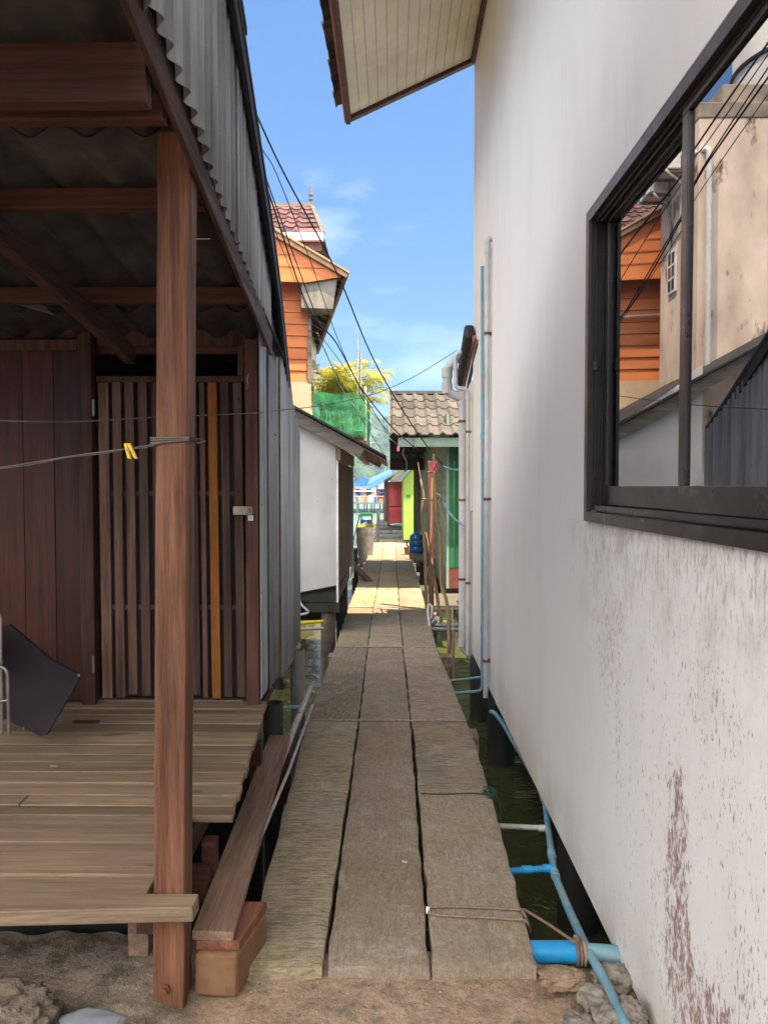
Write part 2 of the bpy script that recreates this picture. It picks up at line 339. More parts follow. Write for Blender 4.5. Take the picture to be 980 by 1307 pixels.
M['snake'] = leafmat('dark green blade', (.03, .06, .02), (.10, .13, .05), .1)
M['forest'] = generic('far forest', (.022, .045, .014), (.075, .11, .035), scale=.25, rough=(.8, .95), bump=1, bd=1.5, tone=.7, fine=.6)
M['black_cable'] = plain('black cable', (.012, .012, .013), .5)
M['white_cable'] = plain('pale cable', (.45, .5, .55), .5)
M['wire'] = plain('grey wire', (.12, .11, .10), .5, .5)
M['yellow'] = plain('yellow plastic', (.75, .55, .02), .4)
M['rope'] = generic('beige rope', (.17, .11, .08), (.34, .24, .18), (1, 1, 1), 120, bump=.5)
M['green_string'] = plain('dark green twine', (.02, .06, .04), .8)
M['cushion'] = generic('black vinyl board', (.010, .006, .009), (.018, .011, .015), scale=4, rough=(.75, .9), bump=.1)
M['brick'] = generic('ochre brick', (.15, .075, .036), (.26, .145, .075), scale=7, rough=(.8, .95), bump=.5, spot=(.15, .07, .035), spot_amt=.6, spot_scale=(12, 12, 12))
M['red_wood'] = wood('reddish wood block', (.14, .05, .03), (.27, .11, .065), 1)
M['brass'] = plain('tarnished hasp', (.34, .29, .22), .45, .6, var=.25)
M['white_p'] = plain('white plastic', (.72, .73, .76), .5)
M['paper'] = plain('scrap of paper', (.62, .58, .55), .8)
M['lblue'] = plain('small blue print', (.06, .09, .35), .5)
M['jug'] = plain('blue water jug plastic', (.03, .16, .42), .15, var=.1, spec=.6)
M['pink'] = plain('pink ribbon', (.75, .12, .22), .7)
M['tarp_blue'] = plain('blue tarpaulin', (.02, .12, .6), .5)
M['turq'] = plain('turquoise roof', (.22, .42, .40), .5)
M['orange_far'] = plain('orange painted wall', (.65, .18, .05), .6)
M['white_far'] = plain('white painted wall', (.72, .70, .66), .6)
M['tan_far'] = plain('tan wall', (.42, .27, .16), .7)
M['bag'] = plain('crumpled translucent bag', (.22, .24, .27), .35)
M['haze'] = None
def watermat():
    s = NT('murky green sea water'); x, y, z = s.sep()
    n = s.noise((1, 1, 1), 2.6, 5, .6, .5); n2 = s.noise((1, .35, 1), .8, 4, .6)
    # silty green inshore, turquoise further out
    c = s.mix(s.mr(y, 14, 32, 0, 1, True), (.072, .074, .024), (.22, .36, .34))
    s.fin(c, .10); s.b.inputs['IOR'].default_value = 1.33; s.b.inputs['Specular IOR Level'].default_value = .5
    s.bump(s.math('ADD', n, n2), .6, .07)
    return s.m
M['water'] = watermat()

# ------------------------------------------------------------ mesh builder
WL = {}
class MB:
    def __init__(s): s.v = []; s.f = []; s.t = []
    def add(s, vs, fs, tone=None):
        if tone is None: tone = random.random()
        o = len(s.v); s.v += [Vector(v) for v in vs]; s.f += [tuple(i + o for i in f) for f in fs]; s.t += [tone] * len(vs); return s
    def box(s, lo, hi, tone=None, jit=0):
        lo = list(lo); hi = list(hi)
        for i in range(3):
            if lo[i] > hi[i]: lo[i], hi[i] = hi[i], lo[i]
        vs = [(x, y, z) for x in (lo[0], hi[0]) for y in (lo[1], hi[1]) for z in (lo[2], hi[2])]
        if jit: vs = [tuple(c + random.uniform(-jit, jit) for c in v) for v in vs]
        return s.add(vs, [(0, 1, 3, 2), (4, 6, 7, 5), (0, 4, 5, 1), (2, 3, 7, 6), (0, 2, 6, 4), (1, 5, 7, 3)], tone)
    def bar(s, a, b, w, h, up=(0, 0, 1), tone=None):
        a = Vector(a); b = Vector(b); d = (b - a).normalized(); u = Vector(up)
        sx = d.cross(u)
        if sx.length < 1e-4: sx = d.cross(Vector((0, 1, 0)))
        sx.normalize(); uz = sx.cross(d).normalized()
        vs = []
        for p in (a, b):
            for i, j in ((-1, -1), (1, -1), (1, 1), (-1, 1)): vs.append(p + sx * (i * w / 2) + uz * (j * h / 2))
        return s.add(vs, [(0, 1, 2, 3), (7, 6, 5, 4), (0, 4, 5, 1), (1, 5, 6, 2), (2, 6, 7, 3), (3, 7, 4, 0)], tone)
    def hexa(s, bottom, top, tone=None):
        n = len(bottom)
        fs = [tuple(reversed(range(n))), tuple(range(n, 2 * n))] + [(i, (i + 1) % n, n + (i + 1) % n, n + i) for i in range(n)]
        return s.add(list(bottom) + list(top), fs, tone)
    def prism(s, poly, vec, tone=None):
        vec = Vector(vec); p = [Vector(q) for q in poly]
        return s.hexa(p, [q + vec for q in p], tone)
    def tube(s, pts, r, seg=8, tone=None, caps=True):
        pts = [Vector(p) for p in pts]; n = len(pts); rr = r if isinstance(r, (list, tuple)) else [r] * n
        vs = []; fs = []; prev = None
        for i, p in enumerate(pts):
            t = (pts[min(i + 1, n - 1)] - pts[max(i - 1, 0)]).normalized()
            if prev is None:
                a = t.cross(Vector((0, 0, 1)))
                if a.length < .1: a = t.cross(Vector((1, 0, 0)))
            else: a = prev - t * prev.dot(t)
            a.normalize(); prev = a; b = t.cross(a)
            for k in range(seg):
                g = 2 * math.pi * k / seg; vs.append(p + (a * math.cos(g) + b * math.sin(g)) * rr[i])
        for i in range(n - 1):
            for k in range(seg):
                fs.append((i * seg + k, i * seg + (k + 1) % seg, (i + 1) * seg + (k + 1) % seg, (i + 1) * seg + k))
        if caps: fs += [tuple(reversed(range(seg))), tuple(range((n - 1) * seg, n * seg))]
        return s.add(vs, fs, tone)
    def lathe(s, c, prof, seg=24, tone=None):
        vs = []; fs = []; c = Vector(c)
        for r, z in prof:
            for k in range(seg):
                g = 2 * math.pi * k / seg; vs.append(c + Vector((r * math.cos(g), r * math.sin(g), z)))
        for i in range(len(prof) - 1):
            for k in range(seg): fs.append((i * seg + k, i * seg + (k + 1) % seg, (i + 1) * seg + (k + 1) % seg, (i + 1) * seg + k))
        return s.add(vs, fs, tone)
    def grid(s, fn, nu, nv, tone=None):
        vs = [fn(i / nu, j / nv) for j in range(nv + 1) for i in range(nu + 1)]
        fs = [(j * (nu + 1) + i, j * (nu + 1) + i + 1, (j + 1) * (nu + 1) + i + 1, (j + 1) * (nu + 1) + i) for j in range(nv) for i in range(nu)]
        return s.add(vs, fs, tone)
    def rock(s, c, size, sub=3, amp=.3, seed=0, tone=None, freq=1.6):
        bm = bmesh.new(); bmesh.ops.create_icosphere(bm, subdivisions=sub, radius=1)
        c = Vector(c); sz = Vector(size); vs = []
        for v in bm.verts:
            p = v.co.copy(); q = p * freq + Vector((seed * 7.3, seed * 3.1, seed))
            d = 1 + amp * noise.noise(q) + amp * .5 * noise.noise(q * 2.7) + amp * .25 * noise.noise(q * 6)
            p = Vector([math.copysign(abs(x) ** .75, x) for x in p]) * d
            vs.append(c + Vector((p.x * sz.x, p.y * sz.y, p.z * sz.z)))
        fs = [tuple(v.index for v in f.verts) for f in bm.faces]; bm.free()
        return s.add(vs, fs, tone)
    def build(s, name, mat, parent=None, label=None, bevel=0, smooth=None, solid=0, cat=None, group=None, kind=None, recalc=True):
        xs = [v.x for v in s.v]; ys = [v.y for v in s.v]; zs = [v.z for v in s.v]
        o = Vector(((min(xs) + max(xs)) / 2, (min(ys) + max(ys)) / 2, min(zs)))
        me = bpy.data.meshes.new(name); me.from_pydata([v - o for v in s.v], [], s.f); me.update()
        if recalc:
            bm = bmesh.new(); bm.from_mesh(me); bmesh.ops.recalc_face_normals(bm, faces=bm.faces); bm.to_mesh(me); bm.free()
        a = me.attributes.new('tone', 'FLOAT', 'POINT'); a.data.foreach_set('value', s.t)
        me.materials.append(mat)
        ob = bpy.data.objects.new(name, me); COL.objects.link(ob)
        WL[ob.name] = o
        if parent is not None:
            ob.parent = parent; ob.location = o - WL[parent.name]
        else: ob.location = o
        if solid:
            q = ob.modifiers.new('solid', 'SOLIDIFY'); q.thickness = solid; q.offset = 0
        if bevel:
            q = ob.modifiers.new('bevel', 'BEVEL'); q.width = bevel; q.segments = 2; q.limit_method = 'ANGLE'; q.angle_limit = R(40)
        if smooth:
            for p in me.polygons: p.use_smooth = True
            me.set_sharp_from_angle(angle=R(smooth))
        if label: ob['label'] = label
        if cat: ob['category'] = cat
        if group: ob['group'] = group
        if kind: ob['kind'] = kind
        return ob
def thing(name, label, cat, loc, group=None):
    o = bpy.data.objects.new(name, None); COL.objects.link(o); o.location = loc; o.empty_display_size = .2
    WL[o.name] = Vector(loc); o['label'] = label; o['category'] = cat
    if group: o['group'] = group
    return o
def V(*a): return Vector(a)
def smoothpath(pts, n=8):
    pts = [Vector(p) for p in pts]; out = []
    for i in range(len(pts) - 1):
        p0 = pts[max(i - 1, 0)]; p1 = pts[i]; p2 = pts[i + 1]; p3 = pts[min(i + 2, len(pts) - 1)]
        for k in range(n):
            t = k / n
            out.append(.5 * ((2 * p1) + (p2 - p0) * t + (2 * p0 - 5 * p1 + 4 * p2 - p3) * t * t + (3 * p1 - p0 - 3 * p2 + p3) * t ** 3))
    out.append(pts[-1]); return out
def bent(pts, r=.05, n=4):
    """polyline with small rounded elbows"""
    pts = [Vector(p) for p in pts]; out = [pts[0]]
    for i in range(1, len(pts) - 1):
        a = pts[i - 1]; b = pts[i]; c = pts[i + 1]
        da = (a - b); dc = (c - b); q = min(r, da.length * .45, dc.length * .45); A = b + da.normalized() * q; Cc = b + dc.normalized() * q
        for k in range(n + 1):
            t = k / n; out.append(A * (1 - t) ** 2 + b * 2 * t * (1 - t) + Cc * t * t)
    out.append(pts[-1]); return out

# ============================================================ SETTING
WZ = -0.70                                      # water level
mb = MB(); mb.add([(-400, 2.2, WZ), (400, 2.2, WZ), (400, 600, WZ), (-400, 600, WZ)], [(0, 1, 2, 3)], .5)
mb.build('sea_water', M['water'], kind='structure')
# near ground: rough concrete apron with a bank down to the water
def gh(x, y):
    z = -.045 + .010 * noise.noise(V(x * 3, y * 3, 0)) + .006 * noise.noise(V(x * 14, y * 14, 4)) + .003 * noise.noise(V(x * 45, y * 45, 9))
    if x < -.62: z += .03 * min(1, (-.62 - x) / .15) + .02 * noise.noise(V(x * 5, y * 6, 2))
    if x > .47:
        z -= .05 * min(1, (x - .47) / .12) * (1 if y > 2.35 else max(0, (y - 2.2) / .15)); z += .02 * noise.noise(V(x * 9, y * 9, 3))
    return z
def yedge(x): return 2.66 + .03 * noise.noise(V(x * 6, 0, 5)) + (.05 if x < -.6 else 0)
mb = MB()
def gfn(u, v):
    x = -1.5 + 2.55 * u; y = 1.75 + (yedge(x) - 1.75) * v; return V(x, y, gh(x, y))
mb.grid(gfn, 230, 90, .5)
mb.grid(lambda u, v: V(-1.5 + 2.55 * u, yedge(-1.5 + 2.55 * u) + .12 * v + .03 * noise.noise(V(u * 20, v * 8, 0)), gh(-1.5 + 2.55 * u, yedge(-1.5 + 2.55 * u)) - 1.1 * v), 120, 20, .2)
for lo, hi in (((-12, -12, -1.2), (-1.5, 2.66, -.03)), ((1.05, -12, -1.2), (12, 2.6, -.09)), ((-1.5, -12, -1.2), (1.05, 1.76, -.05))): mb.box(lo, hi, .5)
mb.build('ground', M['ground'], kind='structure', smooth=50)

# walkway of cast slabs, three abreast
ROWS = [2.50, 5.22, 7.65, 10.2, 12.35, 14.5, 17.0, 20.5, 23.7]
EDG = [(-.515, -.235, .130, .500), (-.600, -.238, .132, .528), (-.597, -.256, .108, .450), (-.610, -.266, .088, .456), (-.600, -.25, .09, .457), (-.61, -.25, .08, .455), (-.60, -.25, .09, .42), (-.60, -.25, .09, .50), (-.60, -.24, .13, .56)]
mb = MB()
def slab(c00, c10, c01, c11, z, tone, nx, ny, rough=1.0, tilt=0):
    """near-left, near-right, far-left, far-right (x,y); one rough slab with chipped edges"""
    th = .075; seed = random.random() * 50
    def p(u, v):
        x = (c00[0] * (1 - u) + c10[0] * u) * (1 - v) + (c01[0] * (1 - u) + c11[0] * u) * v
        y = (c00[1] * (1 - u) + c10[1] * u) * (1 - v) + (c01[1] * (1 - u) + c11[1] * u) * v
        e = min(u, 1 - u) * abs(c10[0] - c00[0]); e2 = min(v, 1 - v) * abs(c01[1] - c00[1]); d = min(e, e2)
        zz = z + tilt * (v - .5) + .0035 * noise.noise(V(x * 4, y * 2, seed)) + .0015 * noise.noise(V(x * 22, y * 18, seed))
        if d < .012:
            k = (1 - d / .012) * rough
            zz -= .004 * k + .010 * k * max(0, noise.noise(V(x * 9, y * 9, seed + 3)) + .1)
            x += k * .010 * noise.noise(V(y * 7, x, seed + 9)) * (1 if e < .012 else 0)
            y += k * .010 * noise.noise(V(x * 9, y, seed + 5)) * (1 if e2 < .012 else 0)
        return V(x, y, zz)
    us = [0, .010] + [i / nx for i in range(1, nx)] + [.990, 1]; vs_ = [0, .003] + [i / ny for i in range(1, ny)] + [.997, 1]
    vs = [p(u, v) for v in vs_ for u in us]; W = len(us); H = len(vs_)
    fs = [(j * W + i, j * W + i + 1, (j + 1) * W + i + 1, (j + 1) * W + i) for j in range(H - 1) for i in range(W - 1)]
    per = [i for i in range(W)] + [j * W + W - 1 for j in range(1, H)] + [(H - 1) * W + i for i in range(W - 2, -1, -1)] + [j * W for j in range(H - 2, 0, -1)]
    o = len(vs); n = len(per)
    for i in per: q = vs[i].copy(); q.z = z - th; vs.append(q)
    for i in range(n): fs.append((per[(i + 1) % n], per[i], o + i, o + (i + 1) % n))
    fs.append(tuple(o + i for i in range(n)))
    mb.add(vs, fs, tone)
TON = [(ptone(False, .05, .75), ptone(True, .95, .45), ptone(False, .9, .5)), (ptone(True, .5, .02), ptone(True, .98, .35), ptone(False, .75, .65)), (ptone(True, .2, .3), ptone(False, .8, .8), ptone(True, .4, .25)),
       (ptone(True, .1, .8), ptone(True, .5, .9), ptone(False, .3, .6)), (ptone(False, .6, .5), ptone(True, .3, .7), ptone(True, .8, .4)), (ptone(True, .9, .3), ptone(False, .2, .6), ptone(True, .5, .5)), (ptone(True, .5, .4), ptone(True, .8, .6), ptone(False, .3, .3)), (ptone(False, .2, .9), ptone(True, .4, .8), ptone(True, .1, .9))]
for r in range(8):
    y0, y1 = ROWS[r], ROWS[r + 1]; a, b = EDG[r], EDG[r + 1]
    g = (.006, .010, .014)[min(r, 2)] if r < 1 else .006
    for k in range(3):
        gl = 0 if k == 0 else (.008 if r == 0 else .005); gr_ = 0 if k == 2 else (.008 if r == 0 else .005)
        if r == 0 and k == 2:
            ym = 4.02; xm0 = a[2] * .44 + b[2] * .56; xm1 = .527
            slab((a[2] + .012, y0), (a[3], y0 + .02), (xm0 + .012, ym - .006), (xm1, ym - .006), .004, ptone(True, .9, .55), 14, 60)
            slab((xm0 + .012, ym + .006), (xm1, ym + .006), (b[2] + gl, y1 - .008), (b[3], y1 - .008), -.002, ptone(False, .7, .35), 14, 40)
        else:
            z = random.uniform(-.004, .004)
            slab((a[k] + gl, y0 + (.008 if r else random.uniform(0, .02))), (a[k + 1] - gr_, y0 + .008), (b[k] + gl, y1 - .008), (b[k + 1] - gr_, y1 - .008), z, TON[r][k], 14, 100 if r < 2 else 40)
# bearers under the joints
for r in range(1, 9):
    mb.box((-.66, ROWS[r] - .09, -.20), (.60, ROWS[r] + .09, -.085), .4)
for r in range(1, 8):
    xs_ = EDG[r]; n = 40; P_ = []
    for i in range(n + 1):
        x = xs_[0] + .01 + (xs_[3] - xs_[0] - .02) * i / n; P_.append(V(x, ROWS[r] + .006 * noise.noise(V(x * 12, r, 0)), .000 + .004 * noise.noise(V(x * 17, r, 5))))
    mb.tube(P_, [.007 + .004 * noise.noise(V(p.x * 30, r, 2)) for p in P_], 6, ptone(True, .4, .95))
mb.build('walkway', M['slab'], kind='structure', smooth=30)
# concrete jetty at the walkway's far end
mb = MB()
mb.box((-.75, 23.8, -.15), (1.4, 27.2, .10), .5)
mb.box((-.62, 27.25, -.15), (3.4, 32, .32), .3)
mb.box((-.55, 24.6, .10), (-.05, 25.6, .17), .3); mb.box((-.02, 25.0, .10), (.32, 26.2, .15), .8)
mb.build('jetty', M['pile'], kind='structure', bevel=.02)
# piles that carry the walkway
k = 0
for Y, x in ((7.6, -.52), (10.2, -.55), (12.35, -.55), (14.5, -.5), (17, -.5), (7.75, .47), (12.35, .40), (14.5, .4), (17, .4), (10.2, .40), (5.2, .44), (5.2, -.5)):
    m2 = MB(); m2.box((x - .06, Y - .06, -1.3), (x + .06, Y + .06, -.205), None, .004)
    m2.build('walkway_pile', M['pile'], label='square concrete pile standing in the water under the edge of the slab walkway', cat='pile', group='piles under the walkway', bevel=.008)

# hills behind the bay
mb = MB()
def hill(x, y):
    d = math.hypot((x + 70) / 190, (y - 430) / 130); h = 33 * math.exp(-d * d)
    d2 = math.hypot((x - 160) / 220, (y - 470) / 120); h += 22 * math.exp(-d2 * d2)
    d3 = math.hypot((x + 10) / 60, (y - 330) / 60); h += 7 * math.exp(-d3 * d3)
    return h + 5 * noise.noise(V(x * .02, y * .02, 0)) - 6
mb.grid(lambda u, v: V(-380 + 760 * u, 230 + 380 * v, hill(-380 + 760 * u, 230 + 380 * v) - .5), 90, 50, .4)
mb.build('hills', M['forest'], kind='structure', smooth=80)
mb = MB(); rnd = random.Random(3)
ico = bmesh.new(); bmesh.ops.create_icosphere(ico, subdivisions=2, radius=1); IV = [v.co.copy() for v in ico.verts]; IF = [tuple(v.index for v in f.verts) for f in ico.faces]; ico.free()
for i in range(2600):
    near = i < 1500
    x = rnd.uniform(-70, 45) if near else rnd.uniform(-330, 330); y = rnd.uniform(245, 470)
    h = hill(x, y)
    if h < -1: continue
    s_ = rnd.uniform(1.8, 4.6); t = rnd.random(); sd_ = rnd.random() * 99
    c = V(x, y, h + s_ * .5)
    vs = [c + V(p.x * s_, p.y * s_, p.z * s_ * rnd.uniform(.95, 1.05)) * (1 + .45 * noise.noise(p * 1.9 + V(sd_, 0, 0)) + .25 * noise.noise(p * 5 + V(sd_, 0, 0))) for p in IV]
    mb.add(vs, IF, t)
fo = mb.build('forest', M['forest'], smooth=179, kind='stuff', label='hazy green wooded hillside across the bay', cat='forest')

# ============================================================ WHITE HOUSE (right)
WX = .82
wh = thing('white_house', 'tall white rendered house on the right with a dark sliding window and red flaking stains', 'house', (3.0, 3.0, -.06))
Y0w, Y1w = -2.0, 7.65
mb = MB()
wy0, wy1, wz0, wz1 = .80, 3.08, 1.545, 2.745
ZB = -.06
mb.box((WX, Y0w, ZB), (WX + .16, wy0, 5.93), .5); mb.box((WX, wy1, ZB), (WX + .16, Y1w, 5.93), .5)
mb.box((WX, wy0, ZB), (WX + .16, wy1, wz0), .5); mb.box((WX, wy0, wz1), (WX + .16, wy1, 5.93), .5)
mb.box((WX + .16, Y1w - .16, ZB), (9, Y1w, 8.0), .5)
mb.box((WX + .16, Y0w, ZB), (9, Y0w + .16, 8.0), .5); mb.box((8.84, Y0w + .16, ZB), (9, Y1w - .16, 5.9), .5)
mb.box((WX + .02, 7.652, ZB), (3.2, 9.3, 2.78), .5)
mb.build('wall', M['white_wall'], wh)
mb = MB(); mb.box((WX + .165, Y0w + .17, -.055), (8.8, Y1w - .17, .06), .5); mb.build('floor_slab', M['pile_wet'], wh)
# roof: soffit, fascias, tiles
SL = .455
def rz(x): return 5.35 + SL * (x + .47)
mb = MB()
nb = 13; xs = [-.42 + (WX + .40 - .02) * i / nb for i in range(nb + 1)]
for i in range(nb):
    a, b = xs[i] + .0018, xs[i + 1] - .0018
    mb.hexa([(a, -2, rz(a) + .01), (b, -2, rz(b) + .01), (b, 7.58, rz(b) + .01), (a, 7.58, rz(a) + .01)], [(a, -2, rz(a) + .03), (b, -2, rz(b) + .03), (b, 7.58, rz(b) + .03), (a, 7.58, rz(a) + .03)], .5)
mb.build('soffit', M['soffit'], wh)
mb = MB()
mb.hexa([(-.46, -2, rz(-.46) + .036), (4.6, -2, rz(4.6) + .036), (4.6, 7.6, rz(4.6) + .036), (-.46, 7.6, rz(-.46) + .036)], [(-.46, -2, rz(-.46) + .09), (4.6, -2, rz(4.6) + .09), (4.6, 7.6, rz(4.6) + .09), (-.46, 7.6, rz(-.46) + .09)], .3)
mb.hexa([(4.6, -2, rz(4.6) + .036), (9.6, -2, rz(-.4) + .036), (9.6, 7.6, rz(-.4) + .036), (4.6, 7.6, rz(4.6) + .036)], [(4.6, -2, rz(4.6) + .09), (9.6, -2, rz(-.4) + .09), (9.6, 7.6, rz(-.4) + .09), (4.6, 7.6, rz(4.6) + .09)], .3)
mb.build('roof_deck', M['maroon'], wh)
mb = MB()
mb.box((-.47, -2, 5.32), (-.425, 7.66, 5.45), .4)
mb.hexa([(-.424, 7.59, rz(-.42) - .03), (4.6, 7.59, rz(4.6) - .03), (4.6, 7.66, rz(4.6) - .03), (-.424, 7.66, rz(-.42) - .03)], [(-.424, 7.59, rz(-.42) + .10), (4.6, 7.59, rz(4.6) + .10), (4.6, 7.66, rz(4.6) + .10), (-.424, 7.66, rz(-.42) + .10)], .5)
mb.box((WX - .035, -2, rz(WX) - .06), (WX - .002, 7.58, rz(WX) - .005), .4)
mb.build('fascia', M['maroon'], wh, bevel=.004)
mb = MB(); mb.box((-.485, -2, 5.335), (-.472, 7.66, 5.42), .5); mb.build('fascia_trim', M['salmon'], wh)
def tileroof(mb, o, u, v, W, L, tw, tl, amp=.03, lift=.025, sub=6):
    o = V(*o); u = V(*u).normalized(); v = V(*v).normalized(); n = u.cross(v).normalized()
    if n.z < 0: n = -n
    rows = max(1, round(L / tl)); cols = max(1, round(W / tw)); tl = L / rows; tw = W / cols
    for r in range(rows):
        for c in range(cols):
            t = random.random(); vs = []; fs = []; j = random.uniform(-.006, .006)
            for (vv, h) in ((r * tl - .02 + j, lift - .018), (r * tl - .02 + j, lift), ((r + 1) * tl, .002)):
                for i in range(sub + 1):
                    q = i / sub; hh = amp * max(0, math.cos(2 * math.pi * (q - .28))) ** 1.0 if vv is not None else 0
                    vs.append(o + u * ((c + q) * tw) + v * vv + n * (hh + h))
            m = sub + 1
            for jn in range(2):
                for i in range(sub): fs.append((jn * m + i, jn * m + i + 1, (jn + 1) * m + i + 1, (jn + 1) * m + i))
            mb.add(vs, fs, t)
mb = MB()
y = -1.9
while y < 7.5:                                                    # tiles lapping past the eave
    tileroof(mb, (-.535, y, 5.435), (0, 1, 0), (1, 0, SL), .27, 1.2, .27, .4, .035, .03)
    y += .27
mb.build('roof_tiles', M['grey_tile'], wh, solid=.014)

# --- sliding window
wf = MB(); FX = .800
# flange
fo_ = .05
wf.box((FX, wy0 - .02, wz0 - .035), (WX + .02, wy1 + .05, wz0 + .005), .5)
wf.box((FX, wy0 - .02, wz1 - .01), (WX + .02, wy1 + .05, wz1 + .035), .5)
wf.box((FX, wy1 + .004, wz0 + .006), (WX + .02, wy1 + .05, wz1 - .011), .5)
# reveal boxes and tracks
wf.box((WX + .021, wy0, wz0), (.965, wy1, wz0 + .012), .3); wf.box((WX + .021, wy0, wz1 - .012), (.965, wy1, wz1), .3)
wf.box((FX + .004, wy1 - .012, wz0 + .013), (.965, wy1 + .003, wz1 - .013), .3)
for X in (.820, .849, .880, .91):
    wf.box((X, wy0, wz0 + .0125), (X + .004, wy1 - .013, wz0 + .032), .6)
    wf.box((X, wy0, wz1 - .024), (X + .004, wy1 - .013, wz1 - .0125), .6)
    wf.box((X, wy1 - .034, wz0 + .034), (X + .004, wy1 - .0125, wz1 - .036), .6)
win = wf.build('window', M['alu'], wh, label='dark bronze sliding window reflecting the houses opposite')
def sash(X, a, b, z0, z1, st=.045, rail=.075):
    m = MB(); t = .013
    m.box((X - t, a, z0), (X + t, b, z0 + rail), .5); m.box((X - t, a, z1 - .026), (X + t, b, z1), .5)
    m.box((X - t, a, z0 + rail + .0005), (X + t, a + st, z1 - .0265), .5); m.box((X - t, b - st, z0 + rail + .0005), (X + t, b, z1 - .0265), .5)
    m.build('frame', M['alu'], win, bevel=.003)
    g = MB(); g.box((X - .003, a + st * .6, z0 + rail * .7), (X + .003, b - st * .6, z1 - .012), .5); g.build('pane', M['glass'], win)
sash(.868, 2.08, wy1 - .036, wz0 + .034, wz1 - .016)
sash(.836, .84, 2.165, wz0 + .034, wz1 - .016)
mb = MB(); mb.box((FX - .001, wy0 - .02, wz1 + .030), (FX + .003, wy1 + .048, wz1 + .036), .5)
mb.box((.834, wy0, wz1 - .0265), (.8415, wy1 - .04, wz1 - .0242), .5); mb.box((.892, wy0, wz1 - .0265), (.899, wy1 - .04, wz1 - .0242), .5)
mb.build('track_edge', M['alu_line'], win)  # paler strips along the frame's top edge and upper tracks
mb = MB(); p = atx(760, 470, .835); mb.box((.812, wy1 - .045, p.z - .02), (.835, wy1 - .012, p.z + .02), .5); mb.build('latch', M['alu'], win, bevel=.006)

# --- drainpipes on the wall
def pipe(parent, pts, r, mat, clips=(), rb=.05, name='drainpipe', collars=()):
    m = MB(); m.tube(bent(pts, rb), r, 12, .5)
    for (c, ax) in collars:
        c = V(*c); ax = V(*ax); m.tube([c - ax * r * 1.1, c + ax * r * 1.1], r * 1.17, 12, .5)
    ob = m.build(name, mat, parent, smooth=45)
    for c in clips:
        k_ = MB(); k_.tube([V(*c) - V(0, 0, .012), V(*c) + V(0, 0, .012)], r * 1.18, 12, .5); k_.box((c[0], c[1] - .01, c[2] - .012), (WX + .001, c[1] + .03, c[2] + .012), .5)
        k_.build('clamp', M['rust'], ob, smooth=45)
    return ob
g1 = atx(622.3, 302, .785); gx, gy = .785, g1.y
def zat(py, Y): return EYE.z + at(500, py, Y).z - EYE.z
pipe(wh, [(WX + .02, gy, g1.z - .02), (gx, gy, g1.z - .02), (gx, gy, zat(890, gy))], .022, M['pvc_white'], [(gx, gy, zat(v, gy)) for v in (426, 637, 843)], .05, collars=[((gx, gy, g1.z - .12), (0, 0, 1)), ((gx, gy, zat(760, gy)), (0, 0, 1))])
bx = .775; by = atx(589.7, 600, bx).y
U = lambda px, py: at(px, py, by)
pipe(wh, [U(606, 446), U(586, 453), U(570.5, 470), U(570.5, 501), U(589.7, 508)], .051, M['pvc_white'], (), .09, collars=[(U(570.5, 476), (0, 0, 1)), (U(570.5, 496), (0, 0, 1))])
pipe(wh, [U(589.7, 500), U(589.7, 826), U(606, 842)], .040, M['pvc_white'], [tuple(U(589.7, v)) for v in (538, 638, 739)], .05, collars=[(U(589.7, 512), (0, 0, 1)), (U(589.7, 820), (0, 0, 1))])
sy = atx(597, 600, .79).y; S = lambda px, py: at(px, py, sy)
pipe(wh, [S(600, 448), S(581, 452), S(581, 495), S(597, 497), S(597, 836)], .023, M['pvc_white'], [tuple(S(597, v)) for v in (551, 744)], .05, collars=[(S(597, 507), (0, 0, 1)), (S(597, 781), (0, 0, 1))])
pipe(wh, [S(604, 652), S(600.5, 652), S(601, 845), S(609, 874)], .010, M['pvc_white'], (), .03)
# side hood over the far window
hood = MB()
hood.bar(at(599, 423, 7.4), at(588, 486, 8.7), .10, .16, tone=.2)
hood.build('hood', M['dark_roof'], wh, bevel=.03)
hood = MB()
hood.bar(at(606.5, 430, 7.32), at(592.5, 493, 8.6), .02, .035, tone=.5); hood.bar(at(603.8, 432, 7.38), at(590.0, 493, 8.66), .016, .06, tone=.3)
hood.build('hood_fascia', M['salmon'], wh)
hood = MB(); hood.bar(at(609.5, 436, 7.2), at(597, 494, 8.4), .03, .05, tone=.3); hood.build('hood_bracket', M['grey_wood'], wh)
# stilts under the house
for (px, py, X) in ((615, 933, .90), (640, 1003, .92), (742, 1190, 1.0)):
    Y = X * FPX / (px - 501)
    m = MB(); m.lathe((X, Y, -1.4), [(.0, 0), (.115, 0), (.115, 1.335), (0, 1.335)], 14, .5)
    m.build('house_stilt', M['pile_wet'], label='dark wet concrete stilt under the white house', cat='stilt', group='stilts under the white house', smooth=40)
for X in (2.6, 4.5, 6.5):
    for Y in (3.6, 5.5, 7.2):
        pass

